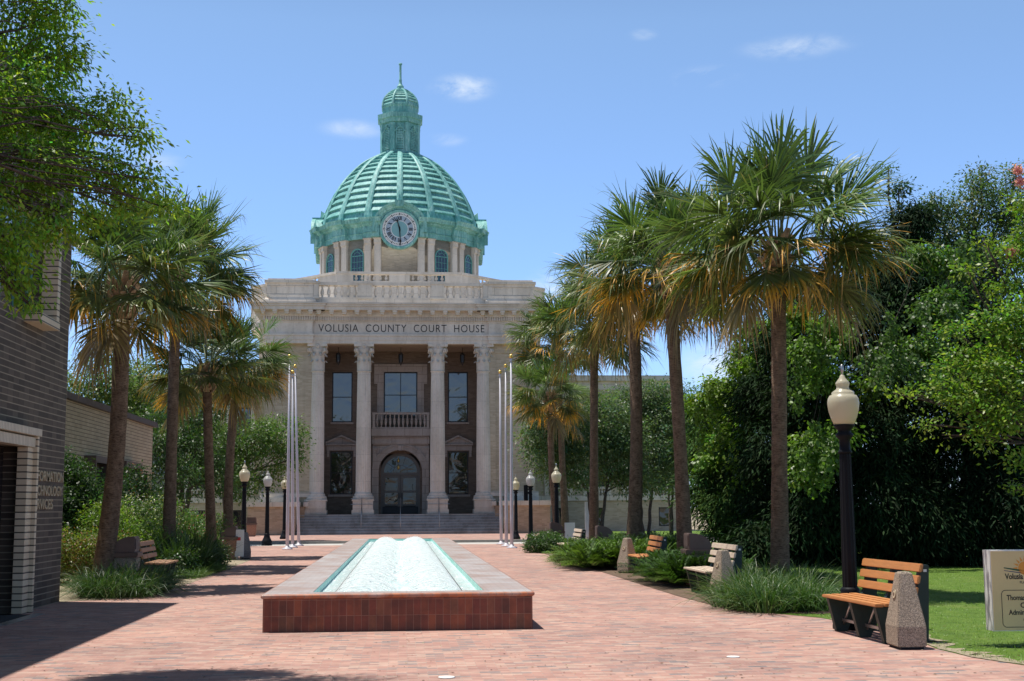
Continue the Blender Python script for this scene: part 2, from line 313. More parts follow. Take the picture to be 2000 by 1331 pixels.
# ------------------------------------------------------------------ mesh helpers
class MB:
    def __init__(s): s.v = []; s.f = []; s.sm = []
    def add(s, vs, fs, smooth=False):
        o = len(s.v); s.v += [tuple(p) for p in vs]
        for f in fs: s.f.append([o+i for i in f]); s.sm.append(smooth)
        return s
    def box(s, x0, x1, y0, y1, z0, z1):
        return s.add([(x0, y0, z0), (x1, y0, z0), (x1, y1, z0), (x0, y1, z0), (x0, y0, z1), (x1, y0, z1), (x1, y1, z1), (x0, y1, z1)],
                     [(0, 3, 2, 1), (4, 5, 6, 7), (0, 1, 5, 4), (1, 2, 6, 5), (2, 3, 7, 6), (3, 0, 4, 7)])
    def hexa(s, b, t):                  # bottom quad, top quad (ccw seen from above)
        return s.add(list(b)+list(t), [(3, 2, 1, 0), (4, 5, 6, 7), (0, 1, 5, 4), (1, 2, 6, 5), (2, 3, 7, 6), (3, 0, 4, 7)])
    def lathe(s, prof, c=(0, 0, 0), seg=32, smooth=True, rf=None, a0=0., cap=True):
        vs = []; n = len(prof)
        for r, z in prof:
            for i in range(seg):
                a = a0+2*PI*i/seg; q = r*(rf(i, seg, z) if rf else 1)
                vs.append((c[0]+q*math.cos(a), c[1]+q*math.sin(a), c[2]+z))
        fs = [(j*seg+i, j*seg+(i+1) % seg, (j+1)*seg+(i+1) % seg, (j+1)*seg+i) for j in range(n-1) for i in range(seg)]
        s.add(vs, fs, smooth); o = len(s.v)-len(vs)
        if cap:
            s.f.append([o+i for i in range(seg-1, -1, -1)]); s.sm.append(False)
            s.f.append([o+(n-1)*seg+i for i in range(seg)]); s.sm.append(False)
        return s
    def tube(s, pts, rad, seg=8, smooth=True, cap=True):
        P = [Vector(p) for p in pts]; rad = rad if hasattr(rad, '__len__') else [rad]*len(P)
        vs = []; ref = Vector((.123, .9, .3))
        for i, p in enumerate(P):
            d = (P[min(i+1, len(P)-1)]-P[max(i-1, 0)]).normalized()
            a = d.cross(ref if abs(d.dot(ref)) < .95 else Vector((1, 0, 0))).normalized(); b = d.cross(a); 
            for k in range(seg):
                t = 2*PI*k/seg; vs.append(p+(a*math.cos(t)+b*math.sin(t))*rad[i])
        fs = [(j*seg+i, j*seg+(i+1) % seg, (j+1)*seg+(i+1) % seg, (j+1)*seg+i) for j in range(len(P)-1) for i in range(seg)]
        if cap: fs += [tuple(range(seg-1, -1, -1)), tuple((len(P)-1)*seg+i for i in range(seg))]
        return s.add(vs, fs, smooth)
    def prism(s, poly, frame):          # poly: 2-D outline; frame(u, v, w) -> point, w 0 or 1
        n = len(poly); vs = [frame(u, v, 0) for u, v in poly]+[frame(u, v, 1) for u, v in poly]
        return s.add(vs, [tuple(range(n-1, -1, -1)), tuple(range(n, 2*n))]+[(i, (i+1) % n, n+(i+1) % n, n+i) for i in range(n)])
    def ring(s, prof_pts):              # list of closed loops (same length) joined
        n = len(prof_pts[0]); vs = [p for l in prof_pts for p in l]
        return s.add(vs, [(j*n+i, j*n+(i+1) % n, (j+1)*n+(i+1) % n, (j+1)*n+i) for j in range(len(prof_pts)-1) for i in range(n)])
    def xf(s, M):
        s.v = [tuple(M @ Vector(p)) for p in s.v]; return s
    def join(s, o): return s.add(o.v, o.f) if not any(o.sm) else s._j(o)
    def _j(s, o):
        k = len(s.v); s.v += o.v; s.f += [[i+k for i in f] for f in o.f]; s.sm += o.sm; return s
def link(o, parent=None):
    scene.collection.objects.link(o)
    if parent is not None: o.parent = parent
    return o
def obj(name, mb, mat, parent=None, off=None, bevel=0, recalc=True):
    me = bpy.data.meshes.new(name)
    off = Vector(off) if off is not None else (Vector(parent['_o']) if parent is not None and '_o' in parent else None)
    vs = mb.v if off is None else [tuple(Vector(p)-off) for p in mb.v]
    me.from_pydata(vs, [], mb.f); me.polygons.foreach_set('use_smooth', mb.sm)
    if recalc:
        bm = bmesh.new(); bm.from_mesh(me); bmesh.ops.recalc_face_normals(bm, faces=bm.faces)
        if bevel:
            bmesh.ops.bevel(bm, geom=[e for e in bm.edges if e.calc_face_angle(0) > .6], offset=bevel, segments=2, affect='EDGES', clamp_overlap=True)
        bm.to_mesh(me); bm.free()
    me.materials.append(mat); o = link(bpy.data.objects.new(name, me), parent)
    if parent is not None and '_o' in parent: o['_o'] = parent['_o']
    return o
def thing(name, label, cat, loc=(0, 0, 0), rz=0, group=None, world=False):
    o = bpy.data.objects.new(name, None); link(o); o.location = loc; o.rotation_euler = (0, 0, rz); o.empty_display_size = .2
    o['label'] = label; o['category'] = cat
    if group: o['group'] = group
    if world: o['_o'] = tuple(loc)      # its parts are given in world coordinates
    return o
def tag(o, label=None, cat=None, group=None, kind=None):
    for k, v in (('label', label), ('category', cat), ('group', group), ('kind', kind)):
        if v: o[k] = v
    return o
def dup(root, loc=None, rz=None, label=None, scale=None, group=None):
    r = root.copy(); link(r)
    if loc is not None: r.location = loc
    if rz is not None: r.rotation_euler = (0, 0, rz)
    if scale: r.scale = (scale,)*3 if not hasattr(scale, '__len__') else scale
    if label: r['label'] = label
    if group: r['group'] = group
    for ch in list(root.children):
        c = ch.copy(); link(c); c.parent = r
        for g in ch.children: q = g.copy(); link(q); q.parent = c
    return r
def npmesh(name, V_, Q, C, mat, parent=None, off=None, smooth=False):
    if off is None and parent is not None and '_o' in parent: off = Vector(parent['_o'])
    V_ = np.asarray(V_, dtype=np.float32)
    if off is not None: V_ = V_-np.array(off, dtype=np.float32)
    me = bpy.data.meshes.new(name); k = Q.shape[1]; n = len(Q)
    me.vertices.add(len(V_)); me.vertices.foreach_set('co', V_.ravel())
    me.loops.add(n*k); me.loops.foreach_set('vertex_index', Q.astype(np.int32).ravel())
    me.polygons.add(n); me.polygons.foreach_set('loop_start', np.arange(0, n*k, k, dtype=np.int32))
    try: me.polygons.foreach_set('loop_total', np.full(n, k, dtype=np.int32))
    except Exception: pass
    me.update(calc_edges=True)
    if C is not None:
        a = me.color_attributes.new('Col', 'FLOAT_COLOR', 'POINT'); cc = np.ones((len(V_), 4), dtype=np.float32); cc[:, :3] = C
        a.data.foreach_set('color', cc.ravel())
    if smooth: me.polygons.foreach_set('use_smooth', np.ones(n, dtype=bool))
    me.materials.append(mat); o = link(bpy.data.objects.new(name, me), parent)
    if parent is not None and '_o' in parent: o['_o'] = parent['_o']
    return o
def textmesh(s, size, M, mat, name, parent, ext=.01, sx=1., space=1., off=0., align='CENTER'):
    cu = bpy.data.curves.new('t', 'FONT'); cu.body = s; cu.size = size; cu.extrude = ext; cu.align_x = align; cu.space_character = space; cu.offset = off
    cu.resolution_u = 4
    t = bpy.data.objects.new('t', cu); link(t); bpy.context.view_layer.update()
    me = bpy.data.meshes.new_from_object(t.evaluated_get(bpy.context.evaluated_depsgraph_get()))
    bpy.data.objects.remove(t); bpy.data.curves.remove(cu)
    me.transform(M @ Matrix.Diagonal((sx, 1, 1, 1)))
    if parent is not None and '_o' in parent: me.transform(Matrix.Translation(-Vector(parent['_o'])))
    me.materials.clear(); me.materials.append(mat); me.name = name
    o = link(bpy.data.objects.new(name, me), parent)
    if parent is not None and '_o' in parent: o['_o'] = parent['_o']
    return o
def unit(a): return a/np.maximum(np.linalg.norm(a, axis=-1, keepdims=True), 1e-6)

# ------------------------------------------------------------------ ground
def sheet(name, poly, z, mat, parent=None, kind='structure'):
    mb = MB(); mb.add([(x, y, z) for x, y in poly], [tuple(range(len(poly)))]); o = obj(name, mb, mat)
    if kind: o['kind'] = kind
    return o
sheet('ground', [(-900, -600), (900, -600), (900, 1500), (-900, 1500)], -.03, m_soil)
pl = [(-40, -30), (40, -30), (40, 10)]
sheet('brick_plaza', [(-30, -30), (30, -30), (30, 59.6), (-30, 59.6)], 0, m_pave)
sheet('road', [(-80, 59.6), (80, 59.6), (80, 63.2), (-80, 63.2)], -.02, m_conc)
k = MB(); k.box(-80, 80, 63.2, 63.5, -.02, .10); tag(obj('kerb', k, m_kerb), kind='structure')
k = MB(); k.box(-80, 80, 63.5, 79.5, -.02, .095); tag(obj('brick_sidewalk', k, m_pave), kind='structure')
# right lawn: path edge curves away from the camera's right
edge = [gp(2100, 1318), gp(2000, 1300), gp(1900, 1285), gp(1830, 1268), gp(1800, 1255)]
edge2 = [(6.15, 17.5), (6.0, 19), (5.5, 20.0), (5.4, 60)]
lawn_poly = [(16, edge[0].y-.6)]+[(12, edge[0].y-.2)]+[(p.x, p.y) for p in edge]+edge2+[(40, 60), (40, 10)]
LZ = .004
sheet('lawn', lawn_poly, LZ, m_lawn)
def wornstrip():
    L = [(p.x, p.y) for p in edge]+[(6.15, 17.5), (6.0, 19)]; gg = random.Random(2); mb = MB(); O = []
    for i, (x, y) in enumerate(L): O += [(x, y)]
    D_ = []
    for a, b in zip(O, O[1:]):
        for t in np.linspace(0, 1, 8)[:-1]: D_.append((a[0]+(b[0]-a[0])*t, a[1]+(b[1]-a[1])*t))
    inn = [(x+gg.uniform(-.02, .03), y-gg.uniform(-.02, .03), LZ+.004) for x, y in D_]; out = [(x+gg.uniform(.12, .42), y+gg.uniform(.12, .42), LZ+.004) for x, y in D_]; n = len(D_)
    mb.add(inn+out, [(i, i+1, n+i+1, n+i) for i in range(n-1)]); tag(obj('worn_soil_edge', mb, m_soil), kind='structure')
wornstrip()
sheet('planting_bed', [(5.1, 20.3), (4.95, 24), (4.95, 40), (4.9, 56), (7.8, 57), (8.2, 40), (8, 21), (6.2, 19.6)], LZ+.004, m_mulch)
sheet('left_planting_bed', [(-6.0, 24.4), (-4.9, 25.2), (-4.6, 30), (-4.75, 44), (-30, 56), (-30, 24.4)], .004, m_soil)
sheet('courthouse_lawn', [(9.6, 66), (40, 66), (40, 82), (9.6, 82)], .10, m_lawn)
sheet('left_courthouse_lawn', [(-9.6, 66), (-40, 66), (-40, 82), (-9.6, 82)], .10, m_lawn)

# ------------------------------------------------------------------ courthouse
CX = -.06; YF = 80.5; YB = 84.2                 # axis, front plane, porch back wall
zf = lambda py: at(783, py, YF).z
FL = 1.24                                       # porch floor
def holewall(mb, u0, u1, v0, v1, holes, fr, depth):
    us = sorted({u0, u1} | {h[0] for h in holes} | {h[1] for h in holes}); vs = sorted({v0, v1} | {h[2] for h in holes} | {h[3] for h in holes})
    for a, b in zip(us, us[1:]):
        for c, d in zip(vs, vs[1:]):
            m, n = (a+b)/2, (c+d)/2
            if any(h[0] < m < h[1] and h[2] < n < h[3] for h in holes): continue
            mb.add([fr(a, c, 0), fr(b, c, 0), fr(b, d, 0), fr(a, d, 0)], [(0, 1, 2, 3)])
    for a, b, c, d in holes:
        q = [(a, c), (b, c), (b, d), (a, d)]
        for i in range(4):
            p, r = q[i], q[(i+1) % 4]; mb.add([fr(*p, 0), fr(*r, 0), fr(*r, depth), fr(*p, depth)], [(0, 1, 2, 3)])
    return mb
def window(parent, x0, x1, z0, z1, fr, cols=1, rows=2, fw=.07, bar=.045, depth=.12, glass=None, frame=None, split=None, name='window'):
    """frame bars with panes set back; fr(u, v, w) with w pointing into the wall"""
    mb = MB()
    def bx(a, b, c, d, w0=depth-.06, w1=depth+.04): mb.hexa([fr(a, c, w0), fr(b, c, w0), fr(b, c, w1), fr(a, c, w1)], [fr(a, d, w0), fr(b, d, w0), fr(b, d, w1), fr(a, d, w1)])
    bx(x0, x0+fw, z0, z1); bx(x1-fw, x1, z0, z1); bx(x0+fw, x1-fw, z0, z0+fw); bx(x0+fw, x1-fw, z1-fw, z1)
    for i in range(1, cols):
        u = x0+(x1-x0)*i/cols; bx(u-bar/2, u+bar/2, z0+fw, z1-fw, depth-.05, depth+.03)
    zs = split or [z0+(z1-z0)*i/rows for i in range(1, rows)]
    for v in zs: bx(x0+fw, x1-fw, v-bar/2, v+bar/2, depth-.045, depth+.025)
    f = obj(name, mb, frame or m_frame, parent)
    g = MB(); g.add([fr(x0+.02, z0+.02, depth), fr(x1-.02, z0+.02, depth), fr(x1-.02, z1-.02, depth), fr(x0+.02, z1-.02, depth)], [(0, 1, 2, 3)])
    obj('pane', g, glass or m_glass, f, recalc=False); return f
C = thing('courthouse', 'stone and buff brick courthouse with green copper clock dome and four columns', 'courthouse', (CX, YF, 0), world=True)
fY = lambda Y: (lambda u, v, w: (u, Y+w, v))
z_capt, z_arch, z_frz, z_dent, z_mod, z_corn = zf(673), zf(655), zf(630), zf(621.5), zf(611), zf(598)
z_balb, z_balt, z_blk = zf(585.5), zf(553), zf(549)
z_arch0 = z_capt
XB = 5.30; XE = 8.12                            # bay inner and outer edges
# --- brick masses
for s in (-1, 1):
    mb = MB(); x0, x1 = sorted((CX+s*XB, CX+s*XE))
    # front face with a shallow sunk panel
    pz0, pz1 = 3.0, zf(690)
    holewall(mb, x0, x1, .1, z_arch0+.02, [(x0+.45, x1-.45, pz0, pz1)], fY(YF), .06)
    mb.add([(x0+.45, YF+.06, pz0), (x1-.45, YF+.06, pz0), (x1-.45, YF+.06, pz1), (x0+.45, YF+.06, pz1)], [(0, 1, 2, 3)])
    for x in (x0, x1): mb.add([(x, YF, .1), (x, YB+12, .1), (x, YB+12, z_arch0), (x, YF, z_arch0)], [(0, 1, 2, 3)])
    obj('flanking_wall', mb, m_fbrick, C, recalc=False)
W1 = [at(x, y, YB) for x, y in ((649, 727), (688, 825), (750, 727), (815, 806), (875, 727), (914, 825), (645, 882), (688, 966), (875, 882), (915, 966))]
upL = (W1[0].x, W1[1].x, W1[1].z, W1[0].z); upC = (W1[2].x, W1[3].x, W1[3].z-.35, W1[2].z); upR = (W1[4].x, W1[5].x, W1[5].z, W1[4].z)
loL = (W1[6].x, W1[7].x, W1[7].z, W1[6].z); loR = (W1[8].x, W1[9].x, W1[9].z, W1[8].z)
doorX = (at(744, 950, YB).x, at(820, 950, YB).x); DC = sum(doorX)/2; DH = (doorX[1]-doorX[0])/2
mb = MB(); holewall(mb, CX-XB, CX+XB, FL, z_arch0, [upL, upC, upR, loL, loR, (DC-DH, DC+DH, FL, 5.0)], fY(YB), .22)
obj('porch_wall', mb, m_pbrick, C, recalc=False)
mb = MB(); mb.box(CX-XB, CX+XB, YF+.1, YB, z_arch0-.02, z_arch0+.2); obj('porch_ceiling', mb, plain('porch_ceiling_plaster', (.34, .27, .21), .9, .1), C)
mb = MB(); mb.box(CX-XB, CX+XB, YF-.75, YB+.8, .1, FL); obj('porch_floor', mb, m_step, C)
for q, ft in ((upL, 'pane'), (upR, 'pane')): window(C, *q, fY(YB), 1, 2)
window(C, *upC, fY(YB), 2, 2)
for q in (loL, loR): window(C, *q, fY(YB), 1, 2, glass=m_glass_lo)
# upper centre window surround
mb = MB(); a, b, c, d = upC
for x0, x1 in ((a-.42, a-.003), (b+.003, b+.42)): mb.box(x0, x1, YB-.07, YB+.1, c-.1, d+.003)
mb.box(a-.62, b+.62, YB-.10, YB+.1, d+.003, d+.5); mb.box(a-.62, a-.42, YB-.10, YB+.1, d-.75, d+.003); mb.box(b+.42, b+.62, YB-.10, YB+.1, d-.75, d+.003)
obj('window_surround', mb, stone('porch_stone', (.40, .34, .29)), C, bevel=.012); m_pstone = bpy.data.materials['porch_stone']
for q in (loL, loR):                            # pediments over the lower windows
    a, b, c, d = q; m_ = (a+b)/2; h = (b-a)/2+.28; mb = MB()
    mb.box(a-.22, b+.22, YB-.08, YB+.05, d+.05, d+.36); mb.box(m_-h, m_+h, YB-.22, YB+.05, d+.36, d+.46)
    for s in (-1, 1): mb.hexa([(m_+s*h, YB-.24, d+.462), (m_+s*h, YB+.05, d+.462), (m_, YB+.05, d+.90), (m_, YB-.24, d+.90)][::s], [(m_+s*h, YB-.24, d+.58), (m_+s*h, YB+.05, d+.58), (m_, YB+.05, d+1.02), (m_, YB-.24, d+1.02)][::s])
    mb.add([(m_-h, YB-.06, d+.462), (m_+h, YB-.06, d+.462), (m_, YB-.06, d+.95)], [(0, 1, 2)])
    for s in (a-.2, b+.06): mb.box(s, s+.14, YB-.10, YB+.02, d-.35, d+.05)
    obj('window_pediment', mb, m_pstone, C)
    mb = MB(); mb.box(a-.1, b+.1, YB-.1, YB+.05, c-.14, c-.003); obj('window_sill', mb, m_pstone, C)
for q in (upL, upR):
    a, b, c, d = q; mb = MB(); mb.box(a-.08, b+.08, YB-.08, YB+.05, c-.12, c-.003); obj('window_sill', mb, m_pstone, C)
# entrance: stone surround with an arch
YE = YB-.75; ex0, ex1 = at(727.5, 900, YE).x, at(838, 900, YE).x; ez = at(783, 870, YE).z; zs = at(783, 922, YE).z; ar = DH+.13
mb = MB(); N = 24
for s, x0, x1 in ((-1, ex0, DC-ar), (1, DC+ar, ex1)): mb.box(x0, x1, YE, YB, FL, ez)
arc = [(DC-ar*math.cos(PI*i/N), zs+ar*math.sin(PI*i/N)) for i in range(N+1)]
for (xa, za), (xb, zb) in zip(arc, arc[1:]):
    mb.add([(xa, YE, za), (xb, YE, zb), (xb, YE, ez), (xa, YE, ez)], [(0, 1, 2, 3)]); mb.add([(xa, YE, za), (xb, YE, zb), (xb, YB, zb), (xa, YB, za)], [(0, 1, 2, 3)], True)
mb.add([(ex0, YE, ez), (ex1, YE, ez), (ex1, YB, ez), (ex0, YB, ez)], [(0, 1, 2, 3)])
obj('entrance_surround', mb, m_pstone, C, recalc=False)
mb = MB()
for r0, r1, dy in ((ar+.02, ar+.30, .06), (ar+.30, ar+.42, .12)):  # archivolt mouldings
    L = []
    for r, y in ((r0, YE-.003), (r0, YE-dy), (r1, YE-dy), (r1, YE-.003)): L.append([(DC-r*math.cos(PI*i/N), y, zs+r*math.sin(PI*i/N)) for i in range(N+1)])
    for p, q in zip(L, L[1:]): mb.add(p+q, [(i, i+1, N+2+i, N+1+i) for i in range(N)], False)
    for s in (-1, 1): mb.box(*sorted((DC+s*r0, DC+s*r1)), YE-dy, YE-.003, FL+.3, zs)
mb.hexa([(DC-.12, YE-.22, zs+ar-.03), (DC+.12, YE-.22, zs+ar-.03), (DC+.12, YE, zs+ar-.03), (DC-.12, YE, zs+ar-.03)], [(DC-.19, YE-.26, ez-.02), (DC+.19, YE-.26, ez-.02), (DC+.19, YE, ez-.02), (DC-.19, YE, ez-.02)])
for s in (ex0+.02, ex1-.24): mb.box(s, s+.22, YE-.1, YE, FL, ez-.3); mb.box(s-.02, s+.24, YE-.16, YE, ez-.3, ez-.15)
obj('arch_moulding', mb, m_pstone, C, recalc=True)
# door leaves, transom and fanlight
YD = YB+.08; dz = at(783, 926, YD).z
dz = FL+2.42; mb = MB()
mb.box(DC-DH, DC-DH+.09, YD-.05, YD+.1, FL, dz); mb.box(DC+DH-.09, DC+DH, YD-.05, YD+.1, FL, dz); mb.box(DC-DH, DC+DH, YD-.07, YD+.1, dz, dz+.16)
fz = dz+.16; fr_ = DH-.04
for r0, r1 in ((fr_-.14, fr_+.06), (.44, .475)):
    L = [[(DC-r*math.cos(PI*i/N), y, fz+r*math.sin(PI*i/N)) for i in range(N+1)] for r, y in ((r0, YD+.05), (r0, YD-.04), (r1, YD-.04), (r1, YD+.05))]
    for p, q in zip(L, L[1:]): mb.add(p+q, [(i, i+1, N+2+i, N+1+i) for i in range(N)])
for a in (36, 72, 108, 144):
    p, q = Vector((math.cos(R_(a)), 0, math.sin(R_(a)))), Vector((-math.sin(R_(a)), 0, math.cos(R_(a))))*.015
    o_ = Vector((DC, YD-.03, fz)); a0_, a1_ = o_+p*.46, o_+p*(fr_-.12); mb.add([a0_-q, a1_-q, a1_+q, a0_+q], [(0, 1, 2, 3)])
mb.box(DC-.012, DC+.012, YD-.03, YD, fz, fz+.45)
mb.box(DC-DH-.02, DC-fr_+.03, YD, YD+.1, fz, fz+1.5) if False else None
fl = obj('fanlight', mb, m_door, C)
gm = MB(); gm.add([(DC-(fr_-.1)*math.cos(PI*i/N), YD+.02, fz+(fr_-.1)*math.sin(PI*i/N)) for i in range(N+1)], [tuple(range(N+1))]); obj('pane', gm, m_glass_k, fl, recalc=False)
for dz_ in (.18, .62):                          # brass hall lamp seen in the fanlight
    gm = MB(); gm.lathe([(.02, 0), (.07, .05), (.085, .14), (.05, .24), (.02, .27)], (DC-.13, YD-.10, fz+dz_), 10); gm.tube([(DC-.13, YD-.10, fz+dz_+.26), (DC-.13, YD-.10, fz+dz_+.36)], .012, 6); obj('brass_lamp', gm, m_gold, fl)
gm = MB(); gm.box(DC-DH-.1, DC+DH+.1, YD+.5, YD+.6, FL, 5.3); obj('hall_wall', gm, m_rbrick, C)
for s in (-1, 1):                               # door leaves
    x0, x1 = sorted((DC+s*.012, DC+s*(DH-.09))); mb = MB(); wds = .16
    zz = [FL+.02, FL+.50, FL+.62, FL+1.32, FL+1.46, dz-.17, dz]
    mb.box(x0, x0+wds, YD, YD+.05, zz[0], zz[6]); mb.box(x1-wds, x1, YD, YD+.05, zz[0], zz[6])
    for a, b in ((1, 2), (3, 4), (5, 6)): mb.box(x0+wds, x1-wds, YD+.002, YD+.048, zz[a], zz[b])
    d_ = obj('door_leaf', mb, m_door, C, bevel=.008)
    g = MB()
    g.add([(x0+wds, YD+.03, zz[2]), (x1-wds, YD+.03, zz[2]), (x1-wds, YD+.03, zz[3]), (x0+wds, YD+.03, zz[3])], [(0, 1, 2, 3)])
    g.add([(x0+wds, YD+.03, zz[4]), (x1-wds, YD+.03, zz[4]), (x1-wds, YD+.03, zz[5]), (x0+wds, YD+.03, zz[5])], [(0, 1, 2, 3)]); obj('pane', g, m_glass_k, d_, recalc=False)
    g = MB(); g.box(x0+.01, x1-.01, YD-.012, YD-.002, zz[0], zz[1]-.04); obj('kick_plate', g, m_frame, d_)
    h = MB(); hx = DC+s*.09; h.box(hx-.035, hx+.035, YD-.07, YD-.003, FL+.95, FL+1.32); obj('handle', h, m_frame, d_, bevel=.01)
# balcony over the door
mb = MB(); by = YE-.35; b1 = at(783, 838, by).z; b0 = at(783, 866, by).z; b2 = at(783, 805.5, by).z
mb.box(ex0+.05, ex1-.05, YE-.1, YB, ez, b0-.03); mb.box(ex0-.02, ex1+.02, by+.15, YB, b0-.03, b0+.32); mb.box(ex0-.06, ex1+.06, by-.1, YB, b0+.45, b1)
for i in range(22):
    x = ex0+.05+(ex1-ex0-.1)*i/21; mb.box(x-.05, x+.05, by+.0, by+.16, b0+.34, b0+.44)
mb.box(ex0-.02, ex1+.02, by+.12, YB, b0+.32, b0+.45)
obj('balcony_slab', mb, m_pstone, C)
BPROF = [(.5, 0), (.5, .06), (.36, .1), (.40, .16), (.72, .30), (.86, .42), (.78, .55), (.45, .76), (.36, .84), (.46, .88), (.50, .93), (.50, 1)]
def baluster(mb, x, y, z, h, w, seg=10): mb.lathe([(r*w, t*h) for r, t in BPROF], (x, y, z), seg, True)
mb = MB()
mb.box(ex0-.02, ex1+.02, by-.06, by+.14, b2-.14, b2); mb.box(ex0-.02, ex1+.02, by-.06, by+.14, b1, b1+.1)
for x in (ex0, ex1-.16): mb.box(x, x+.16, by-.05, by+.13, b1+.1, b2-.14)
for i in range(12): baluster(mb, ex0+.28+(ex1-ex0-.56)*i/11, by+.04, b1+.1, b2-b1-.24, .10)
obj('balcony_balustrade', mb, m_pstone, C)
# --- columns
def leaf_strip(mb, base, out, up, w, h, curl):
    """acanthus leaf: a strip that rises and curls over at the tip"""
    side = Vector(out).cross(Vector(up)).normalized(); L = []
    for i in range(9):
        t = i/8; hh = h*(math.sin(t*2.2)/math.sin(1.57)); oo = curl*(t**3)*(1.1)+.02
        if t > .75: hh = h*(1.0-(t-.75)*.75)
        ww = w*(1-.25*t)*(1 if t < .8 else .6)
        p = Vector(base)+Vector(out)*oo+Vector(up)*hh; L.append([p-side*ww+Vector(out)*-.03, p+Vector(out)*.03, p+side*ww+Vector(out)*-.03])
    vs = [q for l in L for q in l]; mb.add(vs, [(i*3+j, i*3+j+1, i*3+j+4, i*3+j+3) for i in range(8) for j in range(2)], True)
    vs2 = [q-Vector(out)*.05 for q in vs]; mb.add(vs2, [(i*3+j+3, i*3+j+4, i*3+j+1, i*3+j) for i in range(8) for j in range(2)], True)
zp1, zb1, zc0 = zf(975.5), zf(962.5), zf(712)
YC = YF+.22
def column(x, y):
    col = MB(); col.box(x-.66, x+.66, y-.66, y+.66, FL, FL+.28); col.box(x-.60, x+.60, y-.60, y+.60, FL+.28, zp1-.10); col.box(x-.66, x+.66, y-.66, y+.66, zp1-.10, zp1)
    p = obj('column_pedestal', col, m_stone_fine, C, bevel=.02)
    b = MB(); b.lathe([(.64, 0), (.64, .08), (.60, .09), (.63, .13), (.62, .19), (.56, .22), (.52, .25), (.54, .29), (.53, .33), (.485, .36), (.46, .42)], (x, y, zp1), 48); obj('base', b, m_stone_fine, p)
    s = MB(); NF = 24; sg = NF*6; r0, r1 = .455, .395
    flt = lambda i, seg, z: 1-.052*max(0, math.sin(PI*((i % 6)/6)))**.6 if (i % 6) else 1.0
    H = zc0-zb1-.02; prof = [(r0, .42)]+[(r0*(1-t)+r1*t+.012*math.sin(PI*t), .5+t*(H-.62)) for t in np.linspace(0, 1, 8)]+[(r1, H-.05)]
    s.lathe([(r, z) for r, z in prof], (x, y, zp1), sg, False, lambda i, g, z: 1 if (z < .45 or z > H-.08) else flt(i, g, z))
    obj('shaft', s, m_stone_fine, p)
    c = MB(); zc = zp1+H-.05; hC = z_capt-zc
    c.lathe([(.40, 0), (.44, .02), (.44, .07), (.39, .09), (.38, .2), (.39, .5*hC), (.43, .75*hC), (.52, .9*hC)], (x, y, zc), 32)
    # abacus with concave sides
    ab = []
    for k in range(4):
        for t in np.linspace(-.85, .85, 7):
            a = PI/2*k; u = t*.66; v = .60-.11*math.cos(t*PI/2/.85); ab.append((u*math.cos(a)+v*math.sin(a), u*math.sin(a)*1-v*math.cos(a)))
    ab = sorted(ab, key=lambda q: math.atan2(q[1], q[0])); c.prism(ab, lambda u, v, w_: (x+u, y+v, zc+hC*.90+w_*hC*.10))
    for tier, (n, z0, h, ww, cu, off) in enumerate(((8, .09, .36*hC, .13, .17, 0), (8, .12, .60*hC, .13, .20, PI/8))):
        for k in range(n):
            a = 2*PI*k/n+off; o_ = Vector((math.cos(a), math.sin(a), 0)); leaf_strip(c, Vector((x, y, zc+z0))+o_*.38, o_, (0, 0, 1), ww, h, cu)
    for k in range(4):                          # corner volutes and centre rosettes
        a = PI/4+PI/2*k; o_ = Vector((math.cos(a), math.sin(a), 0))
        for sg_ in (-1, 1):
            sd_ = Vector((-o_.y, o_.x, 0))*sg_*.06; pts = []
            for i in range(22):
                t = i/21
                if t < .4: q = Vector((x, y, zc))+o_*(.36+.28*(t/.4))+Vector((0, 0, hC*(.5+.33*(t/.4))))
                else:
                    u = (t-.4)/.6; ang = PI/2-u*3.2*PI; rr = .12*(1-.75*u); q = Vector((x, y, zc))+o_*(.64+rr*math.cos(ang))+Vector((0, 0, hC*.83-.12+rr*math.sin(ang)))
                pts.append(q+sd_)
            c.tube(pts, .035, 6)
        a = PI/2*k; o_ = Vector((math.cos(a), math.sin(a), 0)); pts = []
        for i in range(16):
            u = i/15; ang = -PI/2+u*4*PI; rr = .11*(1-.7*u); sd_ = Vector((-o_.y, o_.x, 0)); pts.append(Vector((x, y, zc+hC*.92))+o_*(.52+.02*u)+sd_*rr*math.cos(ang)+Vector((0, 0, rr*math.sin(ang))))
        c.tube(pts, .035, 6)
    obj('capital', c, m_stone_fine, p, recalc=False)
for x in (-5.02, -2.225, 2.225, 5.02): column(CX+x, YC)
# --- entablature
def entab(mb, x0, x1, y, back=None, ends=True):
    B = back or YB+.3
    a0, a1, a2, a3, a4 = z_arch0, z_arch, z_frz, z_dent, z_mod; h = a1-a0
    e = lambda p: (x0-(p if ends else 0), x1+(p if ends else 0))
    mb.box(*e(0), y, B, a0, a0+h*.36); mb.box(*e(.04), y-.04, B, a0+h*.36, a0+h*.80); mb.box(*e(.10), y-.10, B, a0+h*.80, a1)
    mb.box(*e(-.003 if ends else 0), y+.003, B, a1, a2-.08); mb.box(*e(.05), y-.05, B, a2-.08, a2)
    mb.box(*e(.06), y-.06, B, a2, a3); mb.box(*e(.22), y-.22, B, a3, a3+.09); mb.box(*e(.26), y-.26, B, a3+.09, a4)
    mb.box(*e(.72), y-.72, B, a4, a4+.22); mb.box(*e(.80), y-.80, B, a4+.22, a4+.34); mb.box(*e(.88), y-.88, B, a4+.34, z_corn)
E0 = MB(); yc = YF-.30; ys = YF-.45
entab(E0, CX-XB-.0, CX+XB+.0, yc, ends=False)
for s in (-1, 1):
    x0, x1 = sorted((CX+s*XB, CX+s*XE)); entab(E0, x0, x1, ys, back=YB+6)
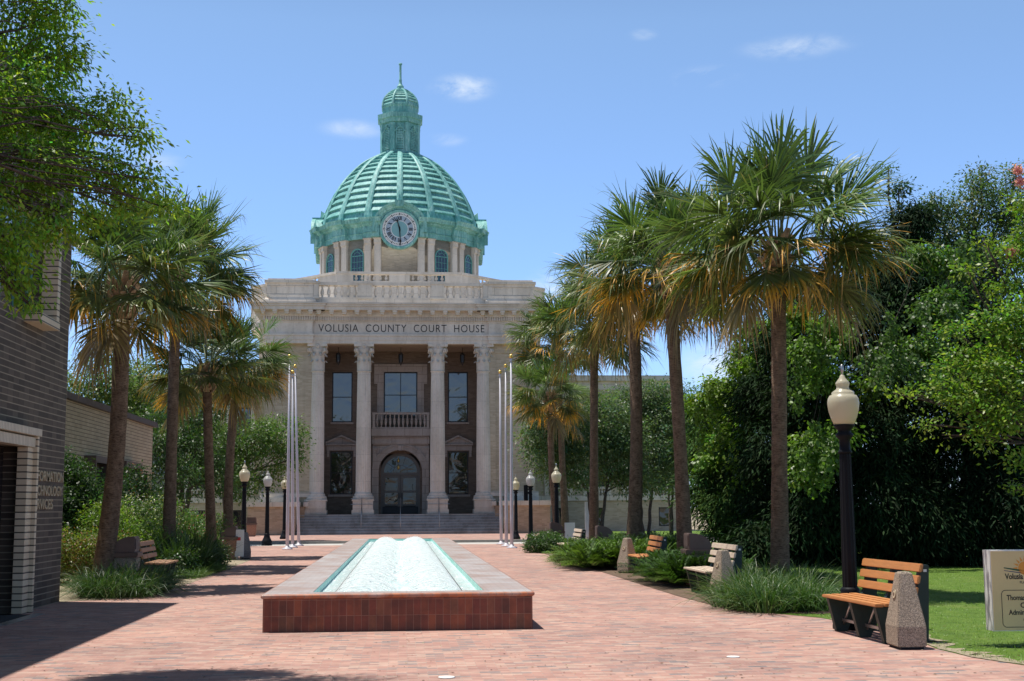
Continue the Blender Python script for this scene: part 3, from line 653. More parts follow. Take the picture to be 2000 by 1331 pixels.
obj('entablature', E0, m_stone_fine, C)
D0 = MB()
x = CX-XB+.03
while x < CX+XB-.1: D0.box(x, x+.085, yc-.19, yc-.06, z_frz+.03, z_dent-.003); x += .142
for s in (-1, 1):
    x0, x1 = sorted((CX+s*XB, CX+s*XE)); x = x0-.1
    while x < x1+.1: D0.box(x, x+.085, ys-.19, ys-.06, z_frz+.03, z_dent-.003); x += .142
    y = ys
    while y < YB+5: D0.box(*sorted((CX+s*(XE+.06), CX+s*(XE+.19))), y, y+.085, z_frz+.03, z_dent-.003); y += .142
obj('dentils', D0, m_stone_fine, C)
mo = MB(); mo.box(-.14, .14, -.68, -.255, -.13, -.003); mo.box(-.11, .11, -.60, -.255, -.24, -.13); mod0 = []
def modillion(mb, x, y, rz=0):
    if not mod0: mod0.append(obj('modillion', mo, m_stone_fine, C, off=(0, 0, 0)))
    o = mod0[0] if len(mod0) == 1 else mod0[0].copy()
    if len(mod0) > 1: link(o)
    mod0.append(o); o.location = Vector((x, y, z_mod))-Vector(C['_o']); o.rotation_euler = (0, 0, rz)
M0 = None
n = 14
for i in range(n): modillion(M0, CX-XB+.38+(2*XB-.76)*i/(n-1), yc)
for s in (-1, 1):
    for i in range(5): modillion(M0, CX+s*(XB+.1+(XE-XB-.0)*i/4), ys)
    for i in range(8): modillion(M0, CX+s*XE, ys+.6+i*.8, s*PI/2)
# --- lettering cut in the frieze
t0, t1 = at(622, 640, yc), at(946, 652, yc)
tx = textmesh('VOLUSIA  COUNTY  COURT  HOUSE', .66, Matrix.Translation((CX+.02, yc-.002, z_arch+.15)) @ Matrix.Rotation(PI/2, 4, 'X'), m_ink, 'frieze_lettering', C, .006, 1., 1.13, -.003)
xs = [v.co.x for v in tx.data.vertices]; kx = (t1.x-t0.x)/(max(xs)-min(xs)); cxm = (max(xs)+min(xs))/2
for v in tx.data.vertices: v.co.x = (v.co.x-cxm)*kx+(t0.x+t1.x)/2-CX
def split_words(o, n):                           # one mesh per word
    me = o.data; cs = sorted((min(me.vertices[i].co.x for i in p.vertices), max(me.vertices[i].co.x for i in p.vertices)) for p in me.polygons); gaps = []; hi = cs[0][1]
    for a, b in cs:
        if a > hi: gaps.append((a-hi, (a+hi)/2))
        hi = max(hi, b)
    cuts = sorted(g[1] for g in sorted(gaps)[-(n-1):]); parts = [MB() for _ in range(n)]
    for p in me.polygons:
        k_ = sum(p.center.x > c for c in cuts); parts[k_].add([me.vertices[i].co for i in p.vertices], [tuple(range(len(p.vertices)))])
    for q in parts: obj('frieze_lettering', q, m_ink, C, off=(0, 0, 0), recalc=False)
    bpy.data.objects.remove(o)
split_words(tx, 4)
# --- parapet and balustrades
P0 = MB()
yp = YF-.15
P0.box(CX-XB-.02, CX+XB+.02, yp, yp+.55, z_corn, z_balb-.003)
obj('parapet_plinth', P0, m_stone, C)
for s in (-1, 1):
    x0, x1 = sorted((CX+s*XB, CX+s*(XE-.02))); K = MB(); zt = z_blk
    K.box(x0-.18, x1+.18, yp-.20, yp+3, z_corn, z_corn+.30); K.hexa([(x0-.18, yp-.2, z_corn+.30), (x1+.18, yp-.2, z_corn+.30), (x1+.18, yp+3, z_corn+.3), (x0-.18, yp+3, z_corn+.3)], [(x0, yp-.08, z_corn+.46), (x1, yp-.08, z_corn+.46), (x1, yp+3, z_corn+.46), (x0, yp+3, z_corn+.46)])
    fr = lambda u, v, w: (u, yp-.08+w, v)
    holewall(K, x0, x1, z_corn+.46, zt-.22, [(x0+.25, x1-.25, z_corn+.62, zt-.40)], fr, .05)
    K.add([(x0+.25, yp-.03, z_corn+.62), (x1-.25, yp-.03, z_corn+.62), (x1-.25, yp-.03, zt-.4), (x0+.25, yp-.03, zt-.4)], [(0, 1, 2, 3)])
    for x in (x0, x1): K.add([(x, yp-.08, z_corn+.46), (x, yp+3, z_corn+.46), (x, yp+3, zt-.22), (x, yp-.08, zt-.22)], [(0, 1, 2, 3)])
    K.box(x0-.12, x1+.12, yp-.20, yp+3.05, zt-.22, zt-.05); K.box(x0+.05, x1-.05, yp+.05, yp+3, zt-.05, zt+.08)
    obj('parapet_block', K, m_stone, C, recalc=False)
def balus(mb, x0, x1, y, z0, z1, n, w=.14, th=.42):
    mb.box(x0, x1, y, y+th, z0, z0+.1); mb.box(x0, x1, y-.04, y+th+.04, z1-.2, z1)
    for i in range(n): baluster(mb, x0+(x1-x0)*(i+.5)/n, y+th/2, z0+.1, z1-z0-.3, w)
piers = [(-XB, -4.98), (-2.62, -1.78), (1.78, 2.62), (4.98, XB)]
for a, b in piers: Bm = MB(); Bm.box(CX+a, CX+b, yp-.05, yp+.5, z_balb, z_balt-.12); Bm.box(CX+a-.05, CX+b+.05, yp-.10, yp+.55, z_balt-.12, z_balt+.05); Bm.box(CX+a-.04, CX+b+.04, yp-.10, yp+.52, z_balb-.02, z_balb+.12); obj('balustrade_pier', Bm, m_stone_fine, C, bevel=.015)
for a, b, n in ((-4.98, -2.62, 6), (-1.78, 1.78, 8), (2.62, 4.98, 6)):
    Bm = MB(); balus(Bm, CX+a+.003, CX+b-.003, yp+.02, z_balb, z_balt, n, .135); obj('balustrade', Bm, m_stone_fine, C)
# roof behind, upper octagonal terrace with its balustrade
RF = MB(); RF.box(CX-XE+.1, CX+XE-.1, YB-3, 108, z_corn-.3, z_corn-.02); obj('roof', RF, m_conc, C)
DX, DY = -.20, 96.                                # dome centre
UT = MB(); ux = 4.0; zu0, zu1 = at(783, 550, 86).z-.2, at(783, 531.5, 86).z
oct_ = [(-ux-.05, 86), (ux+.05, 86), (10.2, 92.2), (10.2, 99.8), (ux, 106), (-ux, 106), (-10.2, 99.8), (-10.2, 92.2)]
UT.prism([(DX+x, y) for x, y in oct_], lambda u, v, w_: (u, v, z_corn-.05 if not w_ else zu0)); obj('terrace_base', UT, m_stone, C)
def wallseg(p, q, z0, z1, th, mb, cop=.06):
    p, q = Vector((*p, 0)), Vector((*q, 0)); d = (q-p).normalized(); n = Vector((d.y, -d.x, 0))
    f = lambda a, t, z: (a+n*t+Vector((0, 0, z)))
    mb.hexa([f(p, 0, z0), f(q, 0, z0), f(q, -th, z0), f(p, -th, z0)], [f(p, 0, z1-.16), f(q, 0, z1-.16), f(q, -th, z1-.16), f(p, -th, z1-.16)])
    mb.hexa([f(p, cop, z1-.16), f(q, cop, z1-.16), f(q, -th-cop, z1-.16), f(p, -th-cop, z1-.16)], [f(p, cop, z1), f(q, cop, z1), f(q, -th-cop, z1), f(p, -th-cop, z1)])
UB = MB()
def seg_on(i, j, t0_, t1_, mb, solid=True, n=5):
    a, b = Vector(oct_[i]), Vector(oct_[j]); p, q = a.lerp(b, t0_), a.lerp(b, t1_); p = (DX+p.x, p.y); q = (DX+q.x, q.y)
    if solid: wallseg(p, q, zu0, zu1, .4, mb)
    else:
        wallseg(p, q, zu0, zu0+.22, .38, mb, -.02); wallseg(p, q, zu1-.165, zu1, .38, mb, .03)
        for k_ in range(n):
            t = (k_+.5)/n; P_ = Vector(p).lerp(Vector(q), t); d = (Vector(q)-Vector(p)).normalized(); nn_ = Vector((d.y, -d.x)); baluster(mb, P_.x-nn_.x*.19, P_.y-nn_.y*.19, zu0+.22, zu1-zu0-.42, .13, 8)
for t0_, t1_, so_, n in ((0, .13, 1, 0), (.13, .42, 0, 6), (.42, .585, 1, 0), (.585, .87, 0, 6), (.87, 1, 1, 0)): seg_on(0, 1, t0_, t1_, UB, so_, n)
for i, j in ((1, 2), (0, 7)):
    for t0_, t1_, so_, n in ((0, .2, 1, 0), (.2, .42, 0, 5), (.42, .6, 1, 0), (.6, .82, 0, 5), (.82, 1, 1, 0)):
        if (i, j) == (0, 7): a = Vector(oct_[7]); b = Vector(oct_[0]); seg_on(7, 0, 1-t1_, 1-t0_, UB, so_, n)
        else: seg_on(i, j, t0_, t1_, UB, so_, n)
obj('terrace_balustrade', UB, m_stone_fine, C)
# --- drum
Rd = 5.62; zc1_ = at(783, 461, 96.).z; zd0 = z_corn; zd1 = at(783, 494, DY).z-.05
D = thing('dome', '', '', (DX, DY, 0)); D.parent = None
bpy.data.objects.remove(D)
oD = (DX, DY, 0)
def dobj(name, mb, mat, parent=C, **k):          # geometry given round the dome axis
    if parent is C:
        o = obj(name, mb, mat, None, off=(0, 0, 0), **k); o.parent = C; o.location = Vector(oD)-Vector(C['_o'])
    else: o = obj(name, mb, mat, None, off=(0, 0, 0), **k); o.parent = parent
    return o
mb = MB(); mb.lathe([(Rd, zd0), (Rd, zc1_+.1)], seg=96); drum = dobj('drum', mb, m_drumbrick)
mb = MB(); ANG = [k*90+o_ for k in range(4) for o_ in (-18.5, 18.5, 45)]
dirs = lambda a: (Vector((math.sin(R_(a)), -math.cos(R_(a)), 0)), Vector((math.cos(R_(a)), math.sin(R_(a)), 0)))
def radial_box(mb, a, r0, r1, hw, z0, z1):
    n, t = dirs(a); f = lambda r, u, z: n*r+t*u+Vector((0, 0, z)); mb.hexa([f(r0, -hw, z0), f(r1, -hw, z0), f(r1, hw, z0), f(r0, hw, z0)][::-1], [f(r0, -hw, z1), f(r1, -hw, z1), f(r1, hw, z1), f(r0, hw, z1)][::-1])
for a in ANG:
    for s in (-3.55, 3.55):
        radial_box(mb, a+s, Rd-.15, Rd+.22, .23, zd0, zd1-.42); radial_box(mb, a+s, Rd-.15, Rd+.25, .26, zd1-.42, zd1-.36); radial_box(mb, a+s, Rd-.15, Rd+.30, .25, zd1-.36, zd1-.08); radial_box(mb, a+s, Rd-.15, Rd+.35, .31, zd1-.08, zd1)
dobj('drum_pilasters', mb, m_stone_fine)
zw1 = at(783, 490, DY-4.6).z; zw0 = zw1-2.6
for k in range(4):
    for o_ in (30.8, 59.2):
        a = k*90+o_; n_, t_ = dirs(a); f = lambda u, v, w_: n_*(Rd+.03-w_)+t_*u+Vector((0, 0, v)); hw = .47; zs_ = zw1-hw
        mb = MB(); g = MB(); pts = [(-hw, zw0)]+[(-hw*math.cos(PI*i/12), zs_+hw*math.sin(PI*i/12)) for i in range(13)]+[(hw, zw0)]
        g.add([f(u, v, 0) for u, v in pts], [tuple(range(len(pts)))])
        mid = []; 
        for sc_, dpt in ((1.12, .02), (1.12, -.06), (.98, -.06), (.93, .02)): mid.append([f(u*sc_, (v-zs_)*(sc_ if v > zs_ else 1)+zs_, dpt) for u, v in pts])
        for p, q in zip(mid, mid[1:]): mb.add(p+q, [(i, i+1, len(pts)+i+1, len(pts)+i) for i in range(len(pts)-1)])
        bar = lambda u0, u1, v0, v1: mb.add([f(u0, v0, -.03), f(u1, v0, -.03), f(u1, v1, -.03), f(u0, v1, -.03)], [(0, 1, 2, 3)])
        for u in (-.235, 0, .235): bar(u-.014, u+.014, zw0, zs_+(.05 if u else 0))
        for v in (zs_-.42, zs_-.84, zs_-1.26): bar(-hw, hw, v-.014, v+.014)
        bar(-hw, hw, zs_-.03, zs_+.03); prev = None
        for i in range(13):
            q = (.24*math.cos(PI*i/12), zs_+.24*math.sin(PI*i/12))
            if prev: mb.add([f(prev[0], prev[1], -.03), f(q[0], q[1], -.03), f(q[0]*1.12, zs_+(q[1]-zs_)*1.12, -.03), f(prev[0]*1.12, zs_+(prev[1]-zs_)*1.12, -.03)], [(0, 1, 2, 3)])
            prev = q
        for an in (45, 90, 135): c_, s_ = math.cos(R_(an)), math.sin(R_(an)); mb.add([f(.25*c_-.013*s_, zs_+.25*s_+.013*c_, -.03), f(.46*c_-.013*s_, zs_+.46*s_+.013*c_, -.03), f(.46*c_+.013*s_, zs_+.46*s_-.013*c_, -.03), f(.25*c_+.013*s_, zs_+.25*s_-.013*c_, -.03)], [(0, 1, 2, 3)])
        w_o = dobj('drum_window', mb, m_teal, recalc=False); dobj('pane', g, m_glass_d, w_o, recalc=False)
# --- copper cornice
mb = MB(); zc1 = at(783, 461, DY).z; h = zc1-zd1
cp = [(Rd-.1, 0), (Rd+.16, .0), (Rd+.16, h*.24), (Rd+.22, h*.27), (Rd+.16, h*.3), (Rd+.17, h*.62), (Rd+.32, h*.68), (Rd+.38, h*.76), (Rd+.62, h*.80), (Rd+.66, h*.92), (Rd+.72, h), (Rd+.55, h+.03), (Rd-.6, h+.1)]
for k_ in range(4):
    for i in range(20):
        a0_, a1_ = 90*k_+13.2+i*3.18, 90*k_+13.2+(i+1)*3.18; (n0, _), (n1, _) = dirs(a0_), dirs(a1_)
        for (r0, z0), (r1, z1) in zip(cp, cp[1:]): mb.add([n0*r0+Vector((0, 0, zd1+z0)), n1*r0+Vector((0, 0, zd1+z0)), n1*r1+Vector((0, 0, zd1+z1)), n0*r1+Vector((0, 0, zd1+z1))], [(0, 1, 2, 3)])
for a in ANG:                                    # the entablature breaks forward over each pilaster pair
    n_, t_ = dirs(a); pr = [(r+.24, z-.002+(.02 if z > h*.9 else 0)) for r, z in cp[1:11]]+[(Rd, h+.05), (Rd, 0)]
    for i in range(len(pr)-1):
        (r0, z0), (r1, z1) = pr[i], pr[i+1]; wd = lambda r: .64+max(0, r-Rd-.4)*.3
        q = [n_*r0-t_*wd(r0), n_*r0+t_*wd(r0), n_*r1+t_*wd(r1), n_*r1-t_*wd(r1)]; mb.add([q[0]+Vector((0, 0, zd1+z0)), q[1]+Vector((0, 0, zd1+z0)), q[2]+Vector((0, 0, zd1+z1)), q[3]+Vector((0, 0, zd1+z1))], [(0, 1, 2, 3)])
    for s in (-1, 1): mb.add([n_*r+t_*s*(.64+max(0, r-Rd-.4)*.3)+Vector((0, 0, zd1+z)) for r, z in pr], [tuple(range(len(pr)))])
dobj('dome_cornice', mb, m_copper, recalc=False)
# --- dome shell: stepped copper courses, 16 ribs
mpx = (at(819, 311, DY).x-at(740, 311, DY).x)/79
prof_px = [(150, 455), (149, 446), (138, 418), (125, 390), (106.5, 363), (75, 331.6), (40, 311)]
PR = [(q*mpx, at(783, y, DY).z) for q, y in prof_px]; PR[0] = (PR[0][0], zc1+.02)
def resample(P, n):
    P = [Vector(p) for p in P]; out = []; Ls = [(b-a).length for a, b in zip(P, P[1:])]; T = sum(Ls)
    # smooth the polyline with Catmull-Rom
    dense = []
    for i in range(len(P)-1):
        p0, p1, p2, p3 = P[max(i-1, 0)], P[i], P[i+1], P[min(i+2, len(P)-1)]
        for j in range(12):
            t = j/12; dense.append(.5*((2*p1)+(-p0+p2)*t+(2*p0-5*p1+4*p2-p3)*t*t+(-p0+3*p1-3*p2+p3)*t**3))
    dense.append(P[-1]); Ls = [0]
    for a, b in zip(dense, dense[1:]): Ls.append(Ls[-1]+(b-a).length)
    for i in range(n+1):
        s = Ls[-1]*i/n; j = max(k_ for k_ in range(len(Ls)) if Ls[k_] <= s+1e-9); j = min(j, len(dense)-2); t = (s-Ls[j])/max(Ls[j+1]-Ls[j], 1e-9); out.append(dense[j].lerp(dense[j+1], t))
    return out
def courses(P, n, lip):
    Q = resample(P, n); st = []
    for a, b in zip(Q, Q[1:]):
        d = (b-a).normalized(); nn_ = Vector((d.y, -d.x)); st += [a+nn_*lip, a+nn_*lip+d*.05, b+nn_*.0]   # each course overhangs the one below
    return [(p.x, p.y) for p in st]+[(Q[-1].x, Q[-1].y)], Q
st, Qd = courses(PR, 13, .17)
mb = MB(); mb.lathe(st, seg=96, smooth=False, cap=False); dome = dobj('dome_shell', mb, m_copper, recalc=False)
def ribs(Q, n, w0, w1, th, a0=0):
    mb = MB()
    for k_ in range(n):
        n_, t_ = dirs(a0+360*k_/n); L = []
        for i, p in enumerate(Q):
            t = i/(len(Q)-1); hw = w0*(1-t)+w1*t; e = (Q[min(i+1, len(Q)-1)]-Q[max(i-1, 0)]).normalized(); nr = (e.y*n_*1.+Vector((0, 0, -e.x)))
            c_ = n_*p.x+Vector((0, 0, p.y)); L.append([c_-t_*hw-nr*.1, c_-t_*hw+nr*th, c_-t_*hw*.5+nr*(th+.05), c_+t_*hw*.5+nr*(th+.05), c_+t_*hw+nr*th, c_+t_*hw-nr*.1])
        vs = [q for l in L for q in l]; mb.add(vs, [(j*6+i, j*6+i+1, j*6+i+7, j*6+i+6) for j in range(len(L)-1) for i in range(5)])
    return mb
dobj('dome_ribs', ribs(resample(PR, 26), 16, .23, .17, .18), m_copper, recalc=True)
# --- lantern
zl0, zl1, zl2, zl3, zl4 = [at(783, y, DY).z for y in (311, 249, 231, 212, 177)]
OA = R_(22.5)
mb = MB(); mb.lathe([(1.62, zl0-.25), (1.60, zl0-.02), (1.50, zl0+.10), (1.42, zl0+.12), (1.42, zl1), (1.60, zl1+.05), (1.66, zl1+.3), (1.76, zl1+.36), (1.78, zl2), (1.5, zl2+.05), (1.40, zl2+.12), (1.40, zl3-.2), (1.46, zl3-.12), (1.48, zl3)], seg=8, smooth=False, a0=OA)
lant = dobj('lantern', mb, m_copper)
mb = MB(); ap = 1.42*math.cos(PI/8)
for k_ in range(8):
    a = 45*k_; n_, t_ = dirs(a); f = lambda u, v, w_: n_*(ap+w_)+t_*u+Vector((0, 0, v)); zb_, zt_ = zl0+.42, zl1-.62; hw = .23
    # corner pilasters, sill, archivolt
    n2, t2 = dirs(a+22.5); mb.hexa([n2*(1.30)-t2*.20+Vector((0, 0, zl0+.12)), n2*1.50-t2*.17+Vector((0, 0, zl0+.12)), n2*1.50+t2*.17+Vector((0, 0, zl0+.12)), n2*1.30+t2*.20+Vector((0, 0, zl0+.12))], [n2*(1.30)-t2*.20+Vector((0, 0, zl1)), n2*1.50-t2*.17+Vector((0, 0, zl1)), n2*1.50+t2*.17+Vector((0, 0, zl1)), n2*1.30+t2*.20+Vector((0, 0, zl1))])
    L = [[f(-r*math.cos(PI*i/12), zt_+r*math.sin(PI*i/12), w_) for i in range(13)] for r, w_ in ((hw, .0), (hw, .09), (hw+.08, .09), (hw+.08, 0))]
    for p, q in zip(L, L[1:]): mb.add(p+q, [(i, i+1, 14+i, 13+i) for i in range(12)])
    for s in (-1, 1): mb.hexa([f(s*hw, zb_, 0), f(s*(hw+.07), zb_, 0), f(s*(hw+.07), zb_, .07), f(s*hw, zb_, .07)], [f(s*hw, zt_, 0), f(s*(hw+.07), zt_, 0), f(s*(hw+.07), zt_, .07), f(s*hw, zt_, .07)])
    for s in (-1, 1): mb.hexa([f(s*hw, zt_-.05, 0), f(s*(hw+.17), zt_-.05, 0), f(s*(hw+.17), zt_-.05, .11), f(s*hw, zt_-.05, .11)], [f(s*hw, zt_+.04, 0), f(s*(hw+.17), zt_+.04, 0), f(s*(hw+.17), zt_+.04, .11), f(s*hw, zt_+.04, .11)])
    mb.hexa([f(-.04, zt_+hw, .0), f(.04, zt_+hw, .0), f(.04, zt_+hw, .15), f(-.04, zt_+hw, .15)], [f(-.07, zt_+hw+.22, .0), f(.07, zt_+hw+.22, .0), f(.07, zt_+hw+.22, .17), f(-.07, zt_+hw+.22, .17)])
dobj('lantern_trim', mb, m_copper, lant)
for k_ in range(8):
    a = 45*k_; n_, t_ = dirs(a); f = lambda u, v, w_: n_*(ap+w_)+t_*u+Vector((0, 0, v)); mb = MB()
    for i in range(13):
        v = zb_+.02+i*(zt_+.12-zb_)/12.; u = .22 if v < zt_ else math.sqrt(max(.22**2-(v-zt_)**2, 0)); mb.hexa([f(-u, v, .055), f(u, v, .055), f(u, v-.0, .02), f(-u, v-.0, .02)], [f(-u, v+.06, .06), f(u, v+.06, .06), f(u, v+.12, .01), f(-u, v+.12, .01)])
    dobj('louvre', mb, m_copper, lant)
mb = MB(); pts = []
for k_ in range(8):
    n_, t_ = dirs(45*k_); f = lambda u, v, w_: n_*(ap+w_)+t_*u+Vector((0, 0, v)); pts = [(-.22, zb_)]+[(-.22*math.cos(PI*i/10), zt_+.22*math.sin(PI*i/10)) for i in range(11)]+[(.22, zb_)]; mb.add([f(u, v, .004) for u, v in pts], [tuple(range(len(pts)))])
dobj('louvre_opening', mb, m_frame, lant, recalc=False)
r_c = 35.5*mpx; PRc = [(r_c, zl3), (r_c*.965, zl3+(zl4-zl3)*.25), (r_c*.83, zl3+(zl4-zl3)*.52), (r_c*.56, zl3+(zl4-zl3)*.80), (.27, zl4)]
st, Qc = courses(PRc, 7, .09); mb = MB(); mb.lathe(st, seg=8, smooth=False, a0=OA, cap=False); cup = dobj('cupola', mb, m_copper, recalc=False)
dobj('cupola_ribs', ribs(resample(PRc, 12), 8, .10, .06, .07, 22.5), m_copper, cup)
zt = [at(783, y, DY).z for y in (177, 171, 169, 164, 157, 124.5)]
mb = MB(); mb.lathe([(.30, zt[0]-.08), (.27, zt[0]+.04), (.22, zt[0]+.1), (.26, zt[1]), (.26, zt[2]-.02), (.20, zt[2]+.03), (.12, zt[3]), (.10, zt[4]-.04), (.12, zt[4]), (.085, zt[4]+.05), (.08, zt[5]-.16), (.13, zt[5]-.10), (.13, zt[5])], seg=16); dobj('finial', mb, m_copper)
# --- clock dormers
zk = at(780, 447.5, DY-6.05).z; zk_ = zk
for k_ in range(4):
    a = 90*k_; n_, t_ = dirs(a); Rk = 6.06; f = lambda u, v, w_: n_*(Rk-w_)+t_*u+Vector((0, 0, v)); mb = MB(); N = 32
    def ringp(r, w_, full=True):
        A = [2*PI*i/48 for i in range(49)] if full else [R_(-8)+R_(196)*i/36 for i in range(37)]
        return [f(r*math.cos(t), zk+r*math.sin(t), w_) for t in A]
    L = [ringp(r, w_, False) for r, w_ in ((1.36, .30), (1.40, .12), (1.50, .10), (1.52, -.02), (1.66, -.08), (1.74, -.22), (1.88, -.28), (1.90, -.02), (1.86, .05), (1.86, 2.6))]
    for p, q in zip(L, L[1:]): mb.add(p+q, [(i, i+1, 38+i, 37+i) for i in range(36)])
    L = [ringp(r, w_) for r, w_ in ((1.18, .10), (1.22, .03), (1.34, .03), (1.38, .10), (1.38, .9))]
    for p, q in zip(L, L[1:]): mb.add(p+q, [(i, i+1, 50+i, 49+i) for i in range(48)])
    for s in (-1, 1): mb.hexa([f(s*1.38, zd1+.02, .02), f(s*1.95, zd1+.02, .02), f(s*1.95, zd1+.02, .9), f(s*1.38, zd1+.02, .9)][::s], [f(s*1.38, zk+.05, .02), f(s*1.95, zk+.05, .02), f(s*1.95, zk+.05, .9), f(s*1.38, zk+.05, .9)][::s])
    mb.hexa([f(-.26, zk+1.55, -.24), f(.26, zk+1.55, -.24), f(.3, zk+1.55, .5), f(-.3, zk+1.55, .5)], [f(-.34, zk+1.98, -.28), f(.34, zk+1.98, -.28), f(.34, zk+1.98, .5), f(-.34, zk+1.98, .5)])
    mb.hexa([f(-.16, zk+1.98, .3), f(.16, zk+1.98, .3), f(.16, zk+1.98, .95), f(-.16, zk+1.98, .95)], [f(-.02, zk+2.55, .34), f(.02, zk+2.55, .34), f(.05, zk+2.15, .9), f(-.05, zk+2.15, .9)])
    for s in (-1, 1): mb.hexa([f(s*2.0-.12, zc1, -.1), f(s*2.0+.12, zc1, -.1), f(s*2.0+.12, zc1, .2), f(s*2.0-.12, zc1, .2)], [f(s*1.9-.04, zc1+.5, 0), f(s*1.9+.04, zc1+.5, 0), f(s*1.95+.05, zc1+.3, .15), f(s*1.95-.05, zc1+.3, .15)])
    dr = dobj('clock_dormer', mb, m_copper, recalc=False)
    if k_ == 1 or k_ == 3 or k_ == 2: pass
    cf = MB(); cf.add([f(1.2*math.cos(2*PI*i/64), zk+1.2*math.sin(2*PI*i/64), .085) for i in range(64)], [tuple(range(64))])
    dobj('clock_dial', cf, plain('pale_dial_glass', (.36, .44, .52), .35, .06, 2) if k_ == 0 else bpy.data.materials['pale_dial_glass'], dr, recalc=False)
    def annulus(r0, r1, w_, mat, nm):
        q = MB(); A = [2*PI*i/64 for i in range(64)]; q.add([f(r0*math.cos(t), zk+r0*math.sin(t), w_) for t in A]+[f(r1*math.cos(t), zk+r1*math.sin(t), w_) for t in A], [(i, (i+1) % 64, 64+(i+1) % 64, 64+i) for i in range(64)]); return dobj(nm, q, mat, dr, recalc=False)
    annulus(.94, 1.17, .08, m_white, 'minute_ring'); annulus(.56, .60, .08, m_white, 'inner_ring')
    q = MB(); q.add([f(.56*math.cos(2*PI*i/48), zk+.56*math.sin(2*PI*i/48), .08) for i in range(48)], [tuple(range(48))]); dobj('dial_centre', q, plain('teal_dial', (.20, .40, .42), .4, .05, 2) if k_ == 0 else bpy.data.materials['teal_dial'], dr, recalc=False)
    q = MB()
    def stroke(u0, v0, u1, v1, hw): d = Vector((u1-u0, v1-v0)).normalized()*hw; q.add([f(u0+d.y, zk+v0-d.x, .074), f(u1+d.y, zk+v1-d.x, .074), f(u1-d.y, zk+v1+d.x, .074), f(u0-d.y, zk+v0+d.x, .074)], [(0, 1, 2, 3)])
    for i in range(60):
        A = R_(6*i); c_, s_ = math.sin(A), math.cos(A); r0, r1, hw = (1.01, 1.09, .022) if i % 5 else (.985, 1.13, .034); stroke(c_*r0, s_*r0, c_*r1, s_*r1, hw)
    for hnum, rom in enumerate(('XII', 'I', 'II', 'III', 'IV', 'V', 'VI', 'VII', 'VIII', 'IX', 'X', 'XI')):
        A = R_(30*hnum); er, et = Vector((math.sin(A), math.cos(A))), Vector((math.cos(A), -math.sin(A)))
        wd = {'I': .074, 'V': .16, 'X': .16}; tot = sum(wd[c] for c in rom); u = -tot/2
        for ch in rom:
            w_ = wd[ch]; a_, b_ = u+.012, u+w_-.012; m_ = (a_+b_)/2
            P_ = lambda uu, rr: (et*uu+er*rr)
            def st_(p, q_, hw): stroke(p.x, p.y, q_.x, q_.y, hw)
            if ch == 'I': st_(P_(m_, .63), P_(m_, .90), .025)
            elif ch == 'V': st_(P_(m_, .63), P_(a_, .90), .026); st_(P_(m_, .63), P_(b_, .90), .011)
            else: st_(P_(b_, .63), P_(a_, .90), .026); st_(P_(a_, .63), P_(b_, .90), .011)
            u += w_
    dobj('numerals', q, m_ink, dr, recalc=False)
    q = MB()
    def hand(A, L_, w0, tail):
        c_, s_ = math.sin(A), math.cos(A); P_ = lambda uu, rr: (s_*uu+c_*rr, -c_*uu+s_*rr)
        poly = [P_(0, -tail), P_(w0, -tail*.4), P_(w0*.8, 0), P_(w0*.55, L_*.6), P_(w0*1.6, L_*.72), P_(w0*.4, L_*.84), P_(w0*.3, L_), P_(-w0*.3, L_), P_(-w0*.4, L_*.84), P_(-w0*1.6, L_*.72), P_(-w0*.55, L_*.6), P_(-w0*.8, 0), P_(-w0, -tail*.4)]
        q.prism(poly, lambda u, v, w_: f(u, zk+v, .05-.03*w_))
    hand(R_(345), .84, .055, .2); hand(R_(176), 1.16, .05, .25); dobj('clock_hands', q, m_ink, dr)
# --- steps, podiums, handrails
ns = 7; ydep = (YF-.75)-78.35; S0 = MB()
for i in range(ns):
    z1 = .095+(FL-.095)*(i+1)/ns; y0 = 78.35+ydep*i/(ns-.5) if i < ns-1 else YF-.76
    y0 = 78.35+i*(YF-.75-78.35)/(ns-1+.0001)
    S0.box(CX-5.98, CX+5.98, y0-.02, YF-.60 if i == ns-1 else YF-.6, .0 if i == 0 else .095+(FL-.095)*i/ns, z1-.002)
    S0.box(CX-6.0, CX+6.0, y0-.05, y0+.4, z1-.045, z1)
obj('front_steps', S0, m_step, C)
for s in (-1, 1):
    x0, x1 = sorted((CX+s*6.03, CX+s*8.75)); pm = MB(); pm.box(x0, x1, 78.1, YF-.02, .09, 1.72)
    pm.box(*sorted((CX+s*6.03, CX+s*5.62)), 79.7, YF-.65, .09, 1.72)
    po = obj('podium', pm, wallbrick('podium_brick', (.36, .26, .17), (.50, .37, .26), (.42, .33, .24), .3, .085, .006) if s < 0 else bpy.data.materials['podium_brick'], C)
    pm = MB(); pm.box(x0-.18, x1+.18, 77.9, YF-.01, 1.72, 2.0); pm.box(*sorted((CX+s*5.68, CX+s*5.4)), 79.5, YF-.45, 1.72, 2.0); obj('podium_cap', pm, m_stone, C, bevel=.02)
    pm = MB(); pm.box(*sorted((CX+s*6.2, CX+s*8.3)), YF-.3, YF-.003, 2.0, 2.28); pm.box(*sorted((CX+s*5.32, CX+s*8.3)), YF-.16, YF-.003, 2.28, 2.55); obj('wall_base', pm, m_stone, C)
for x in (-2.28, 0, 2.28):
    h = MB(); h.tube([(CX+x, 78.6, .2), (CX+x, 78.6, 1.15), (CX+x, 80.0, 2.2), (CX+x, 80.0, 1.2)], .022, 8); h.tube([(CX+x, 79.3, .7), (CX+x, 79.3, 1.66)], .02, 8)
    if x:
        for zz_ in (.60, .95): h.tube([(CX+x-.65, YC-.72, FL+zz_), (CX+x+.65, YC-.72, FL+zz_)], .02, 8)
    obj('handrail', h, m_steel, C)
